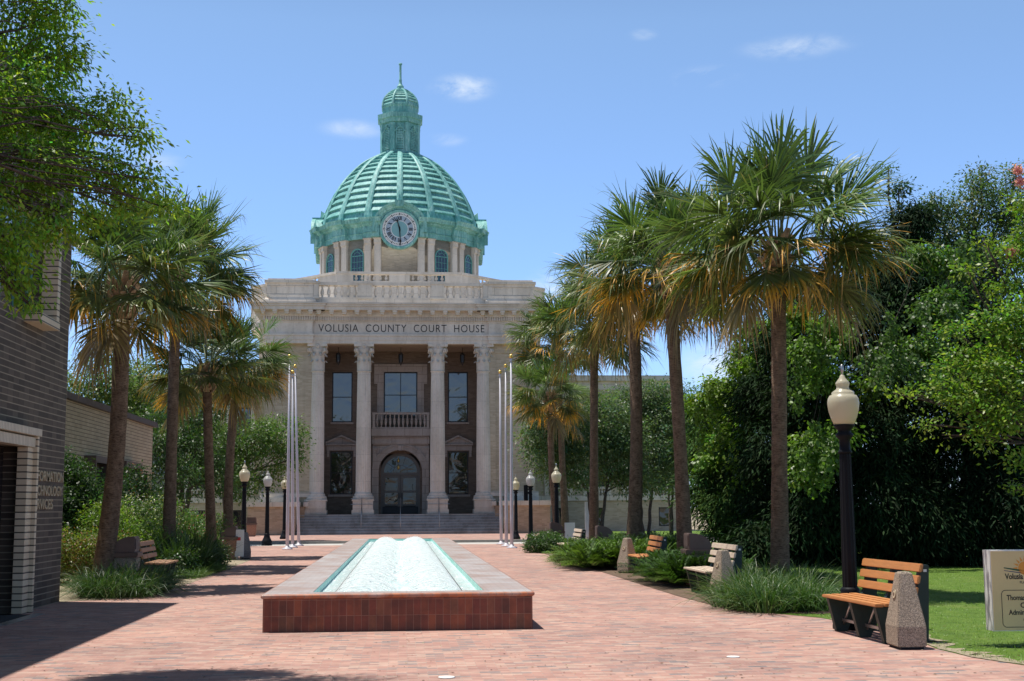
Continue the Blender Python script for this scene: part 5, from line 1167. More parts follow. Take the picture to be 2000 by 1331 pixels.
swoosh(1112, 1121, .018, plain('green_paint', (.02, .08, .03), .5, .05), 'green_swoosh'); swoosh(1117, 1124, .008, plain('blue_paint', (.03, .04, .12), .5, .05), 'blue_swoosh')
def stxt(s, px, py, size, sx=1., name='lettering', bold=.0):
    x, z = px2(px, py); return textmesh(s, size, Matrix.Translation((x, -.010, z)) @ Matrix.Rotation(PI/2, 4, 'X'), m_ink, name, sg_, .001, sx, 1.0, bold, 'LEFT')
stxt('Volusia County', 1962, 1133.5, .088, .80, bold=.002); stxt('FLORIDA', 1991, 1142.5, .038, 1.1)
stxt('Thomas C. Kelly', 1963, 1175, .080, .82, bold=.0015); stxt('County', 1990, 1190, .080, bold=.0015); stxt('Administration', 1966, 1204, .080, .85, bold=.0015); stxt('Center', 1995, 1219, .080, bold=.0015)
x0, zt0 = px2(1952, 1155); x1, zb0 = sw-.16, px2(0, 1229)[1]; r = .05; ol = []
for cx_, cz_, a0 in ((x1-r, zt0-r, 0), (x0+r, zt0-r, 90), (x0+r, zb0+r, 180), (x1-r, zb0+r, 270)):
    for k_ in range(7): a = R_(a0+15*k_); ol.append((cx_, cz_, math.cos(a), math.sin(a)))
m = MB(); n = len(ol); m.add([fw(cx_+r*c, cz_+r*s_) for cx_, cz_, c, s_ in ol]+[fw(cx_+(r-.007)*c, cz_+(r-.007)*s_) for cx_, cz_, c, s_ in ol], [(i, (i+1) % n, n+(i+1) % n, n+i) for i in range(n)]); obj('border_line', m, m_ink, sg_, recalc=False)
# paver lights in the ground
for px, py, r, l in ((1432, 1284, .075, 'white round ground disc on the right of the foreground paving'), (872, 1324, .085, 'white ground disc at the bottom centre of the paving')):
    g = gp(px, py); m = MB(); m.lathe([(r, 0), (r*.9, .008)], seg=20); o = obj('ground_disc', m, m_white); o.location = (g.x, g.y, .002); tag(o, l, 'ground marker')

# ------------------------------------------------------------------ palms
def palm_crown(seed, R, nf, orange=.6, skirt=1.):
    g = np.random.default_rng(seed); VS, QS, CS = [], [], []; nv = 0; pet = MB()
    for k in range(nf):
        f = (k+.5)/nf; el = math.asin(max(-.56, .97-1.46*f))      # from upright spear to hanging skirt
        el += g.normal(0, .17); az = k*2.39996+g.normal(0, .25); age = min(1, max(0, (f-.32)/.55)); of = min(.9, orange*(g.uniform(0, 1) < .62)*g.uniform(.5, 1.2)*(.35+1.3*age)); dry = f > .95
        h = np.array([math.cos(az), math.sin(az), 0.]); up = np.array([0, 0, 1.]); Lp = R*g.uniform(.42, .60)*(1-.10*age)*(.88 if f < .12 else 1)
        # petiole arcs outwards and sags
        d0 = h*math.cos(el)+up*math.sin(el); tip = d0*Lp-up*.06*R*math.cos(el)**2*(.5+age); mid = d0*Lp*.5
        pet.tube([h*.12+up*(-.25*f), mid, tip], [.022, .016, .012], 4)
        d = d0*1.-up*(.14*math.cos(el)+.02*age); d /= np.linalg.norm(d); s = np.cross(d, up); s /= max(np.linalg.norm(s), 1e-5); n = np.cross(s, d)
        roll = g.normal(0, .45); s, n = s*math.cos(roll)+n*math.sin(roll), n*math.cos(roll)-s*math.sin(roll)
        NL = 54; a = np.linspace(-1.95, 1.95, NL)+g.normal(0, .03, NL); FL_ = R*g.uniform(.42, .50)*(1-.16*age)
        ln = FL_*(1-.30*(np.abs(a)/1.95)**2.0)*g.uniform(.9, 1.08, NL); fold = .42+.10*g.uniform(-1, 1); costa = .38*FL_
        org = tip+d*(costa*np.clip(np.cos(a), 0, 1))[:, None]-up*(.12*costa*np.clip(np.cos(a), 0, 1))[:, None]
        dr = np.cos(a)[:, None]*d+np.sin(a)[:, None]*s-(fold*np.abs(np.sin(a)))[:, None]*(-n if el > .5 else n)*.8; dr = unit(dr); tang = unit(np.cross(dr, n+g.normal(0, .25, (NL, 3))))
        ns_ = 6; t = np.array([0, .2, .42, .62, .76, .89, 1.]); tipb = g.uniform(.2, 1.9, NL)*(g.uniform(0, 1, NL) < .75); droop = (.05+.09*age+(.3 if dry else 0))*g.uniform(.7, 1.35, NL)
        P = org[:, None]+dr[:, None]*(ln[:, None]*t)[..., None]-up*((droop*ln)[:, None]*t**2.0)[..., None]-(up+.35*dr)[:, None]*((tipb*ln)[:, None]*np.clip(t-.66, 0, 1)**1.3)[..., None]
        tw = g.normal(0, .04, (NL, 1, 3))*(t**2)[None, :, None]*ln[:, None, None]*2.2; P = P+tw
        w = .021*R/2.4*np.array([.5, .95, 1.1, .95, .65, .35, .03])*.92
        A, B = P-tang[:, None]*w[None, :, None], P+tang[:, None]*w[None, :, None]
        vs = np.stack([A, B], 2).reshape(-1, 3); J = np.arange(NL*(ns_+1)*2).reshape(NL, ns_+1, 2)
        q = np.stack([J[:, :-1, 0], J[:, :-1, 1], J[:, 1:, 1], J[:, 1:, 0]], -1).reshape(-1, 4)
        green = np.array([.088, .150, .046])*g.uniform(.7, 1.4); green = green*np.array([1+.5*age, 1, .9]); org_c = np.array([.90, .42, .035])*g.uniform(.75, 1.15); tan = np.array([.36, .25, .13])
        c = np.broadcast_to(green, (NL, ns_+1, 3))*g.uniform(.65, 1.45, (NL, 1, 1)); pick = g.uniform(0, 1, (NL, 1, 1)); k1 = np.clip((t[None, :, None]-(.90-.55*min(1, age*1.5)*g.uniform(.5, 1.1)))*2.8, 0, 1)*(pick < of)
        c = c*(1-k1)+org_c*k1; k2 = np.clip((t[None, :, None]-.72)*3, 0, 1)*(g.uniform(0, 1, (NL, 1, 1)) < .35+.4*age)*.8; c = c*(1-k2)+tan*k2
        if dry: c = c*.25+tan*.75*g.uniform(.6, 1.1, (NL, 1, 1))
        VS.append(vs); QS.append(q+nv); CS.append(np.repeat(c[:, :, None], 2, 2).reshape(-1, 3)); nv += len(vs)
    return np.concatenate(VS), np.concatenate(QS), np.concatenate(CS), pet
m_pet = plain('petiole', (.13, .15, .05), .5, .25, 6)
def palm(label, base, hub, R, r0, seed, nf=46, orange=.6, bend=(0, 0)):
    th = thing('palm_tree', label, 'palm tree', base, 0, 'cabbage palms lining the plaza'); hb = Vector(hub)-Vector(base); top = hb-Vector((0, 0, .30*R))
    pts, rr = [], []
    for i in range(22):
        t = i/21; p = Vector((0, 0, 0)).lerp(top, t); sbow = math.sin(t*PI); p.x += bend[0]*sbow; p.y += bend[1]*sbow
        pts.append(p); rr.append(r0*(1.12-.25*min(1, t*2.2)+(.10*math.exp(-t*16)) - .02*t)*(1+.025*math.sin(i*2.3+seed)))
    m = MB(); m.tube(pts, rr, 20); obj('trunk', m, m_trunk, th)
    m = MB(); g = random.Random(seed); H0 = top.z-.15; nb = 46                         # cut leaf bases under the crown
    for i in range(nb):
        a = i*2.4; z = H0+.05+(.34*R+.05)*i/nb; o_ = Vector((math.cos(a), math.sin(a), 0)); t_ = Vector((-o_.y, o_.x, 0)); c = Vector((top.x+(hb.x-top.x)*(i/nb), top.y, z)); l = g.uniform(.22, .42); u = Vector((0, 0, 1)); o2 = c+o_*(r0*.7)
        e = o2+o_*l*.55+u*l*.75; m.hexa([o2-t_*.09-u*.02, o2+t_*.09-u*.02, o2+t_*.09+o_*.05, o2-t_*.09+o_*.05], [e-t_*.045, e+t_*.045, e+t_*.045+o_*.035, e-t_*.045+o_*.035])
    obj('leaf_bases', m, m_boot, th)
    Vv, Q, Cc, pet = palm_crown(seed, R, nf, orange); Vv = Vv+np.array(hb); cr = npmesh('crown', Vv, Q, Cc, m_palm, th)
    pet.v = [tuple(Vector(p)+hb) for p in pet.v]; obj('petioles', pet, m_pet, cr); return th
def pp(px, py, Y): return tuple(at(px, py, Y))
def gY(px, Y): p = at(px, 993+4160/Y, Y); return (p.x, Y, 0.)
palm('tallest nearest right palm rising from the long grass clump', gY(1524, 24), pp(1518, 482, 24), 2.42, .165, 11, 56, .5)
palm('second right palm behind the bleached bench and bin', gY(1340, 31), pp(1308, 520, 31), 2.3, .175, 12, 52, .85, (.03, 0))
palm('third right palm with lichen green trunk foot', gY(1236, 38), pp(1236, 565, 38), 2.45, .205, 13, 50, .45, (.10, 0))
palm('fourth right palm beside the cream upright board', gY(1160, 46), pp(1160, 640, 46), 2.35, .165, 14, 48, .45)
palm('fifth right palm, its trunk hidden behind the thin palm', gY(1106, 60), pp(1088, 668, 60), 2.4, .165, 15, 46, .5)
palm('short thin right palm nearest the flagpoles', gY(1094, 55), pp(1075, 775, 55), 2.0, .155, 16, 46, .6, (-.12, 0))
palm('leaning left palm nearest the dark brick building', gY(197, 28), pp(240, 560, 28), 2.2, .195, 21, 50, .5, (.10, 0))
palm('tall second left palm with straight grey trunk', gY(328, 36), pp(345, 535, 36), 2.4, .165, 22, 54, .5)
palm('third left palm beside the spiky dark green plant', (gp(414, 1104).x, gp(414, 1104).y, 0), pp(405, 720, 38), 1.95, .15, 23, 44, .5)
palm('fourth left palm beside the reddish litter bin', gY(446, 45), pp(462, 715, 45), 2.15, .165, 24, 46, .5, (-.10, 0))

# ------------------------------------------------------------------ broadleaf trees
def leaf_cloud(g, blobs, n_cl, per, cl_r, size, aspect, col, colvar=.3, lit=None, down=.25, shell=.55, flat=.3):
    """blobs: (x, y, z, rx, ry, rz). Leaves gathered in clumps through the outer shell of each blob."""
    B = np.array(blobs, dtype=float); vol = (B[:, 3]*B[:, 4]*B[:, 5])**(2/3); idx = g.choice(len(B), n_cl, p=vol/vol.sum()); b = B[idx]
    d = unit(g.normal(0, 1, (n_cl, 3))); r = shell+(1-shell)*g.uniform(0, 1, n_cl)**.6; r *= g.uniform(.85, 1.12, n_cl); cc = b[:, :3]+d*b[:, 3:6]*r[:, None]
    cv = g.uniform(1-colvar, 1+colvar, (n_cl, 1)); hue = g.normal(0, .10, (n_cl, 1))
    ci = np.repeat(np.arange(n_cl), per); N = len(ci); off = g.normal(0, 1, (N, 3))*cl_r*np.array([1, 1, .55])*g.uniform(.6, 1.3, (n_cl, 1))[ci]; P = cc[ci]+off
    dv = unit(off*.6+unit(g.normal(0, 1, (N, 3)))*cl_r*.9+d[ci]*cl_r*.5+np.array([0, 0, -down*cl_r*1.5])); rn = unit(g.normal(0, 1, (N, 3))*flat+np.array([0, 0, 1.])*(1-flat)+d[ci]*.35); sd = unit(np.cross(dv, rn)); L = size*g.uniform(.7, 1.3, N)[:, None]; W_ = L*aspect
    bend = unit(np.cross(sd, dv))*L*.12
    V4 = np.stack([P-dv*L*.5, P-sd*W_*.5-bend*0, P+dv*L*.5-np.abs(bend)*np.array([0, 0, 1]), P+sd*W_*.5], 1).reshape(-1, 3); Q = np.arange(N*4).reshape(N, 4)
    c = np.array(col)[None]*cv[ci]*g.uniform(.75, 1.25, (N, 1)); c = c*np.concatenate([1+hue[ci]*1.6, np.ones((N, 1)), 1-hue[ci]], 1)
    if lit is not None: pk = (g.uniform(0, 1, (N, 1)) < lit[1]); c = np.where(pk, np.array(lit[0])*g.uniform(.7, 1.2, (N, 1)), c)  # share of leaves takes a second colour: painted sun glints, red tips, blossom
    return V4, Q, np.repeat(np.clip(c, .004, .9), 4, 0), cc
def limb(mb, p, q, r0, r1, g, n=6, wob=.12, seg=7):
    p, q = Vector(p), Vector(q); L = (q-p).length; pts = []
    for i in range(n+1):
        t = i/n; w_ = math.sin(t*PI)*wob*L; pts.append(p.lerp(q, t)+Vector((g.normal(0, .35), g.normal(0, .35), .5+g.normal(0, .3)))*w_*.6)
    pts[0] = p; pts[-1] = q; mb.tube(pts, [r0+(r1-r0)*i/n for i in range(n+1)], seg); return pts
def tree(label, base, fork_h, blobs, n_cl, per, cl_r, size, col, seed, r=.14, stems=1, aspect=.45, twigs=40, cat='tree', name='tree', group=None, mat=None, lr=.7, lean=None, barkm=None, **k):
    g = np.random.default_rng(seed); th = thing(name, label, cat, base, 0, group); B0 = np.array(base); bl = [tuple(np.array(b[:3])-B0)+tuple(b[3:]) for b in blobs]
    V4, Q, Cc, cc = leaf_cloud(g, bl, n_cl, per, cl_r, size, aspect, col, **k); m = MB(); forks = []
    for s in range(stems):
        a = 2*PI*s/max(stems, 1)+seed; rb = r*(1 if stems == 1 else .7); b0 = Vector((math.cos(a), math.sin(a), 0))*(0 if stems == 1 else r*1.2)
        ft = Vector((0, 0, fork_h))+(Vector(lean) if lean else Vector((0, 0, 0)))+Vector((math.cos(a), math.sin(a), 0))*(0 if stems == 1 else .5); limb(m, b0, ft, rb*1.15, rb*.75, g, 6, .06, 9); forks.append((ft, rb*.75))
    for i, b in enumerate(bl):
        ft, rb = min(forks, key=lambda f: (f[0]-Vector(b[:3])).length); pts = limb(m, ft, b[:3], rb*lr, max(.008, rb*.22*lr/.7), g, 6, .10)
        near = [c for c in cc[g.permutation(len(cc))] if np.linalg.norm(c-np.array(b[:3])) < 1.3*max(b[3:6])][:max(2, twigs//len(bl))]
        for c in near: limb(m, pts[3+int(g.integers(0, 4))], c, max(.008, rb*.20*lr/.7), .004, g, 4, .12, 5)
    obj('trunk', m, barkm or m_bark, th, recalc=False); npmesh('crown', V4, Q, Cc, mat or m_leaf, th); return th
def blobs_px(lst, depth=1.):
    out = []
    for px, py, rp, Y in lst: p = at(px, py, Y); r = rp*Y/F; out.append((p.x, p.y, p.z, r, r*depth, r*.85))
    return out
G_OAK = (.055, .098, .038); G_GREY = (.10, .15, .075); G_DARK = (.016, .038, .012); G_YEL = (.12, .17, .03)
# right of the courthouse steps
tree('grey green oak in front of the right wing, left one', gY(1165, 63), 2.3, blobs_px([(1080, 880, 62, 62), (1130, 850, 60, 62), (1180, 830, 60, 63), (1200, 900, 55, 63), (1120, 920, 45, 61), (1060, 850, 45, 61), (1235, 940, 40, 63), (1150, 800, 45, 64), (1215, 860, 50, 63)]), 1300, 26, .34, .15, G_GREY, 31, .13, 3)
tree('taller grey green oak in front of the right wing', gY(1262, 66), 2.6, blobs_px([(1220, 800, 55, 66), (1290, 830, 55, 66), (1310, 780, 40, 67), (1255, 860, 60, 65), (1320, 890, 45, 66), (1260, 780, 45, 66), (1340, 840, 40, 67), (1280, 930, 40, 65)]), 1200, 26, .34, .15, G_GREY, 32, .12, 2)
tree('slim tree with bare forked stems before the right wing', gY(1312, 70), 2.9, blobs_px([(1330, 820, 45, 70), (1350, 890, 42, 70), (1300, 930, 28, 69), (1375, 850, 40, 71)]), 760, 24, .34, .15, (.09, .14, .06), 33, .10, 2)
tree('small tree at the right end of the wing', gY(1408, 68), 2.4, blobs_px([(1395, 930, 38, 68), (1420, 890, 45, 68), (1450, 930, 40, 68), (1400, 860, 36, 69)]), 640, 24, .30, .14, (.09, .15, .055), 34, .09, 1)
# left of the courthouse steps
tree('spreading green oak left of the courthouse steps', gY(452, 66), 2.4, blobs_px([(545, 850, 48, 65), (500, 860, 48, 64), (560, 900, 34, 65), (460, 900, 50, 64), (420, 870, 60, 64), (470, 950, 34, 63), (520, 930, 26, 64)]), 560, 26, .32, .15, (.085, .15, .035), 35, .20, 1, lean=(-.4, 0, .2))
tree('dark oak filling the gap between the left palms', gY(360, 60), 2.5, blobs_px([(380, 890, 60, 60), (330, 840, 60, 60), (300, 880, 50, 58), (420, 930, 48, 60), (340, 940, 55, 58), (395, 800, 50, 62)]), 620, 26, .34, .15, (.042, .085, .024), 36, .18, 2)
for i, (x, Y, l, s) in enumerate(((170, 64, 'yellow green tree behind the low cream building, left one', 41), (250, 66, 'yellow green tree behind the low cream building, right one', 42), (60, 62, 'leafy tree beyond the dark brick building corner', 43))):
    tree(l, gY(x, Y), 3.0, blobs_px([(x-30, 780, 55, Y), (x+25, 750, 55, Y), (x+50, 810, 50, Y), (x-10, 850, 60, Y), (x+20, 700+i*10, 26, Y)]), 520, 24, .38, .16, (.13, .19, .05), s, .16, 2)

# ------------------------------------------------------------------ dense dark evergreens on the right, with vines
def cedar(label, bx, Y, blobs, n_cl, per, seed, col=G_DARK, cl=.30, size=.21, **k):
    gg = np.random.default_rng(seed+500); blobs = [(a, b, r*gg.uniform(.75, 1.1), y+gg.uniform(-1.3, 1.0)) for a, b, r, y in blobs]
    k.setdefault('down', .6); k.setdefault('shell', .72); k.setdefault('colvar', .6)
    return tree(label, gY(bx, Y), 1.2, blobs_px(blobs), n_cl, per, cl, size, col, seed, .17, 1, .20, 60, mat=m_dull, name='cedar_tree', group='dark evergreens behind the lawn', **k)
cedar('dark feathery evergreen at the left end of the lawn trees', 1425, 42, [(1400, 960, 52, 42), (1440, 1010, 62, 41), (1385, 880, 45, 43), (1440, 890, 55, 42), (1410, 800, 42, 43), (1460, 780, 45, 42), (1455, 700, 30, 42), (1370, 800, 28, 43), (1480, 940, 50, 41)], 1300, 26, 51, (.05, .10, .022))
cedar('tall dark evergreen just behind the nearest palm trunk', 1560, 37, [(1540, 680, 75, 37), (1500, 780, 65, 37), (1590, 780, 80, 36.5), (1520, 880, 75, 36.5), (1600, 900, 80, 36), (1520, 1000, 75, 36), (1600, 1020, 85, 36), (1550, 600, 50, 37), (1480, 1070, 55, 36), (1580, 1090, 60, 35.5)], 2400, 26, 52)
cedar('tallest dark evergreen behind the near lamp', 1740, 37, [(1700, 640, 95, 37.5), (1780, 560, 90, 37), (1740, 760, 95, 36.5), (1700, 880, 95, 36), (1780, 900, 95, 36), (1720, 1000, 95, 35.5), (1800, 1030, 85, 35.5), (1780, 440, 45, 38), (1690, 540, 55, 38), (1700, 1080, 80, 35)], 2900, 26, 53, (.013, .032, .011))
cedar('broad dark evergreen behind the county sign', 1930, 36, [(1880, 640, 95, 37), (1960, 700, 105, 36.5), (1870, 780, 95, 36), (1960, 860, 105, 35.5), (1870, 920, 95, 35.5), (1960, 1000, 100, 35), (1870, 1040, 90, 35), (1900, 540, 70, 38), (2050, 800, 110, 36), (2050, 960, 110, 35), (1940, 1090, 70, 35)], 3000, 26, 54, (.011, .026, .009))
tree('grey green oak showing above the dark evergreens', gY(1900, 44), 5, blobs_px([(1850, 450, 55, 44), (1905, 400, 55, 44), (1960, 400, 50, 44.5), (1880, 500, 60, 44), (1950, 480, 60, 44), (1830, 400, 26, 44), (2010, 430, 60, 44), (1915, 345, 26, 44.5), (1985, 345, 26, 44.5)]), 800, 22, .28, .13, (.085, .13, .055), 55, .2, 1, cat='tree')
tree('thin feathery evergreen top beside the tall palm crown', gY(1765, 39), 6, blobs_px([(1765, 420, 26, 39), (1775, 480, 34, 39), (1755, 370, 14, 39), (1790, 540, 38, 39), (1800, 420, 20, 39), (1735, 330, 8, 39)]), 260, 24, .22, .11, (.03, .07, .022), 56, .12, 1, cat='tree', name='cedar_tree', group='dark evergreens behind the lawn')
def vine(label, strands, seed, Y, col=(.16, .27, .04)):
    g = np.random.default_rng(seed); p0 = at(strands[0][0], strands[0][1], Y); th = thing('climbing_vine', label, 'vine', tuple(p0), group='bright vines hanging over the evergreens'); PS = []; m = MB()
    for px, py, ln, wd in strands:
        a = at(px, py, Y-.9+g.uniform(-.5, .3)); k = max(2, int(wd/9)); 
        for j in range(k):
            x0 = a+Vector((g.normal(0, wd*.5*Y/F), g.normal(0, .25), g.normal(0, wd*.35*Y/F))); L = ln*Y/F*g.uniform(.35, 1.1); n = max(4, int(L/.035)); t = np.linspace(0, 1, n); sw = g.normal(0, .25)
            pts = np.stack([x0.x+sw*t+.05*np.sin(t*9+j), x0.y-.25*np.sin(t*PI)+0*t, x0.z+.12*np.sin(t*3)-L*t], -1)-np.array(p0); PS.append(pts+g.normal(0, .05, pts.shape)); m.tube([Vector(q) for q in pts[::max(1, n//6)]], .004, 4)
    P = np.concatenate(PS); P = np.repeat(P, 5, 0)+g.normal(0, .07, (len(P)*5, 3)); N = len(P); dv = unit(g.normal(0, 1, (N, 3))*.6+np.array([0, -.3, -.7])); rn = unit(g.normal(0, .5, (N, 3))+np.array([0, -.5, .8])); sd = unit(np.cross(dv, rn)); L = .12*g.uniform(.6, 1.3, (N, 1))
    V4 = np.stack([P-dv*L*.5, P-sd*L*.35, P+dv*L*.5, P+sd*L*.35], 1).reshape(-1, 3); c = np.array(col)*g.uniform(.5, 1.35, (N, 1))
    npmesh('leaves', V4, np.arange(N*4).reshape(N, 4), np.repeat(c, 4, 0), m_leaf, th); obj('stem', m, m_bark, th, recalc=False)
def vinemass(label, lst, n, seed, col):
    g = np.random.default_rng(seed); bl = blobs_px(lst, .6); b0 = np.array(bl[0][:3]); th = thing('climbing_vine', label, 'vine', tuple(b0), group='bright vines hanging over the evergreens'); bl = [tuple(np.array(b[:3])-b0)+tuple(b[3:]) for b in bl]
    V4, Q, Cc, cc = leaf_cloud(g, bl, n, 34, .22, .12, .6, col, .45, shell=.6, flat=.35, down=.6); npmesh('leaves', V4, Q, Cc, m_leaf, th); m = MB()
    for b, c in zip(bl, bl[1:]): limb(m, b[:3], c[:3], .012, .006, g, 6, .10, 5)
    obj('stem', m, m_bark, th, recalc=False)
vinemass('yellow green climber covering the leftmost evergreen top', [(1475, 650, 34, 40.5), (1500, 720, 40, 40), (1450, 740, 36, 40.5), (1400, 770, 36, 41), (1420, 850, 34, 40.5), (1470, 820, 30, 40), (1360, 790, 22, 41), (1390, 900, 26, 40.5), (1520, 640, 26, 38)], 330, 64, (.16, .27, .035))
vinemass('bright leafy climber beside the near palm trunk', [(1585, 690, 34, 34.2), (1610, 740, 32, 34), (1590, 880, 38, 33.8), (1565, 930, 26, 33.8), (1625, 640, 28, 34.5), (1640, 850, 26, 33.6), (1560, 620, 24, 34.6)], 230, 65, (.12, .22, .035))
vinemass('mid green climber draping between lamp and sign', [(1840, 600, 40, 34.2), (1860, 520, 34, 34.8), (1800, 690, 34, 34), (1850, 740, 36, 33.8), (1740, 700, 26, 34), (1700, 760, 22, 33.8), (1800, 500, 26, 35)], 240, 66, (.085, .16, .032))
vine('yellow green vine draped over the leftmost evergreen', [(1470, 640, 90, 40), (1440, 740, 80, 50), (1400, 760, 60, 50), (1430, 860, 70, 30), (1500, 700, 80, 40), (1360, 800, 90, 16), (1410, 850, 40, 26)], 61, 40.6, (.17, .26, .035))
vine('bright hanging vine between the near palm trunk and lamp', [(1590, 700, 120, 50), (1560, 640, 110, 50), (1610, 850, 90, 50), (1570, 900, 60, 34), (1640, 640, 80, 40), (1545, 760, 60, 26)], 62, 33.9, (.12, .21, .035))
vine('green vine hanging beside the near lamp globe', [(1730, 640, 100, 50), (1780, 700, 60, 44), (1700, 700, 50, 30), (1850, 600, 110, 44), (1830, 740, 60, 36), (1790, 600, 60, 36), (1860, 480, 60, 40)], 63, 33.3, (.075, .14, .03))
# ------------------------------------------------------------------ foreground trees
tree('leafy foreground tree overhanging the top left of the view', (-5.2, 10.8, 0), 4.6, blobs_px([(30, 60, 80, 14), (110, 110, 62, 14), (50, 190, 90, 13.6), (130, 240, 62, 13.8), (215, 225, 52, 14), (268, 268, 32, 14), (40, 330, 90, 13.2), (150, 330, 70, 13.6), (225, 340, 48, 13.8), (290, 350, 30, 13.8), (110, 430, 60, 13.2), (240, 410, 36, 13.8), (320, 405, 26, 13.8), (20, 470, 62, 12.8), (30, 545, 42, 12.8), (55, 590, 22, 12.9), (190, 430, 30, 13.5), (-80, 200, 110, 13), (-90, 400, 110, 12.6), (60, -40, 60, 14), (110, 20, 45, 14.2)])+[(x, y, 7.8, .6, .5, .25) for x, y in ((-4.6, 13.8), (-3.6, 14.0), (-2.7, 13.4), (-3.4, 12.7), (-4.6, 12.5))],
     2100, 19, .125, .066, (.20, .33, .055), 71, .12, 1, .42, 190, lr=.2, mat=m_sunleaf, lit=((.36, .42, .06), .10), down=.5, shell=.5, colvar=.45)
tree('crape myrtle with pink flowers reaching in from the right edge', (8.6, 15.4, 0), 2.2, blobs_px([(1990, 640, 75, 15.4), (1930, 720, 46, 15.2), (1900, 800, 26, 15), (1960, 820, 48, 15), (1850, 760, 30, 15.2), (1790, 770, 13, 15.3), (1840, 850, 10, 15.1), (2000, 900, 30, 15), (1960, 560, 36, 15.6), (1890, 530, 20, 15.6), (2020, 480, 60, 15.8), (2080, 700, 120, 15.4), (2000, 400, 24, 15.8), (1920, 640, 26, 15.5), (1950, 770, 50, 15.1), (2060, 560, 100, 15.6), (1880, 690, 26, 15.4), (1860, 640, 22, 15.5), (1880, 770, 42, 15.1), (1830, 770, 24, 15.2), (1770, 775, 11, 15.2), (1745, 768, 7, 15.2), (1815, 830, 14, 15.1), (1920, 860, 30, 15), (1850, 720, 22, 15.3), (1985, 960, 18, 15), (1920, 470, 16, 15.7), (1960, 500, 26, 15.7)]),
     820, 24, .115, .060, (.135, .24, .035), 72, .05, 3, .55, 110, name='crape_myrtle', lit=((.28, .34, .07), .15), down=.1, shell=.3)
g = np.random.default_rng(5); th = [o for o in scene.objects if o.name.startswith('crape_myrtle') and 'label' in o][0]
for px, py in ((1988, 333), (1993, 355), (1975, 494)):
    p = at(px, py, 15.7)-th.location; P = np.array(p)+g.normal(0, .03, (260, 3)); d = unit(g.normal(0, 1, (260, 3))); s_ = unit(np.cross(d, g.normal(0, 1, (260, 3)))); V4 = np.stack([P-d*.014, P-s_*.012, P+d*.014, P+s_*.012], 1).reshape(-1, 3)
    npmesh('flower_cluster', V4, np.arange(1040).reshape(260, 4), np.repeat(np.array([.66, .30, .38])*g.uniform(.7, 1.3, (260, 1)), 4, 0), m_leaf, th)

# ------------------------------------------------------------------ shrubs, grass clumps
def blades(g, centers, n, L, w, col, spread, out=.9, ns_=4, colvar=.3, droop=.5, tipc=None):
    """arching grass blades: centers (k, 3), n blades each"""
    C_ = np.array(centers); ci = np.repeat(np.arange(len(C_)), n); N = len(ci); a = g.uniform(0, 2*PI, N); h = np.stack([np.cos(a), np.sin(a), 0*a], -1); base = C_[ci]+h*(g.uniform(0, 1, N)**.5*spread)[:, None]
    ln = L*g.uniform(.55, 1.15, N); e = g.uniform(.05, 1., N)*out; t = np.linspace(0, 1, ns_+1); dv = h*np.sin(e)[:, None]+np.array([0, 0, 1])*np.cos(e)[:, None]
    P = base[:, None]+dv[:, None]*(ln[:, None]*t)[..., None]+h[:, None]*((ln*droop*.35)[:, None]*t**2)[..., None]-np.array([0, 0, 1.])*((ln*droop*g.uniform(.5, 1.5, N))[:, None]*t**2.2)[..., None]; P[..., 2] = np.maximum(P[..., 2], .015)
    sd = np.stack([-h[:, 1], h[:, 0], 0*a], -1)+g.normal(0, .35, (N, 3)); sd = unit(sd); ww = w*(1-t**2*.95); A, B = P-sd[:, None]*ww[None, :, None]/2, P+sd[:, None]*ww[None, :, None]/2
    vs = np.stack([A, B], 2).reshape(-1, 3); J = np.arange(N*(ns_+1)*2).reshape(N, ns_+1, 2); q = np.stack([J[:, :-1, 0], J[:, :-1, 1], J[:, 1:, 1], J[:, 1:, 0]], -1).reshape(-1, 4)
    c = np.array(col)*g.uniform(1-colvar, 1+colvar, (N, 1, 1))*np.ones((1, ns_+1, 1))
    if tipc is not None: k = np.clip((t-.6)*2.5, 0, 1)[None, :, None]*(g.uniform(0, 1, (N, 1, 1)) < .3); c = c*(1-k)+np.array(tipc)*k
    return vs, q, np.repeat(c[:, :, None], 2, 2).reshape(-1, 3)
def clump(label, cells, n, L, w, col, seed, spread=.22, name='ornamental_grass', cat='grass clump', **k):
    g = np.random.default_rng(seed); c0 = np.mean(np.array(cells), 0); th = thing(name, label, cat, (c0[0], c0[1], 0), world=True); v, q, c = blades(g, [(x, y, .0) for x, y in cells], n, L, w, col, spread, **k); npmesh('blades', v, q, c, m_grassb, th); return th
def cells(x0, x1, y0, y1, step, g, fn=None): return [(x+g.normal(0, .07), y+g.normal(0, .07)) for x in np.arange(x0, x1, step) for y in np.arange(y0, y1, step) if fn is None or fn(x, y)]
g0 = np.random.default_rng(3)
clump('wide clump of long arching grass round the nearest right palm', cells(4.98, 8.0, 20.1, 24.6, .32, g0, lambda x, y: .250*y < x < .312*y), 120, .90, .017, (.055, .115, .028), 81, .26, out=.95, droop=.52, tipc=(.22, .24, .08))
clump('light green arching grass tuft before the far pale bench', cells(4.7, 5.6, 36.2, 40.4, .33, g0), 60, .52, .018, (.16, .25, .07), 82, .22, droop=.7)
clump('dark arching grass clump beside the dark brick building corner', cells(-5.65, -4.55, 25.2, 27.6, .28, g0), 95, 1.0, .016, (.045, .095, .024), 83, .22, out=.95, droop=.6, tipc=(.18, .16, .07))
clump('low grass edging before the left brown bench', cells(-5.1, -4.75, 31.8, 36.5, .3, g0), 60, .42, .016, (.07, .13, .03), 84, .2)
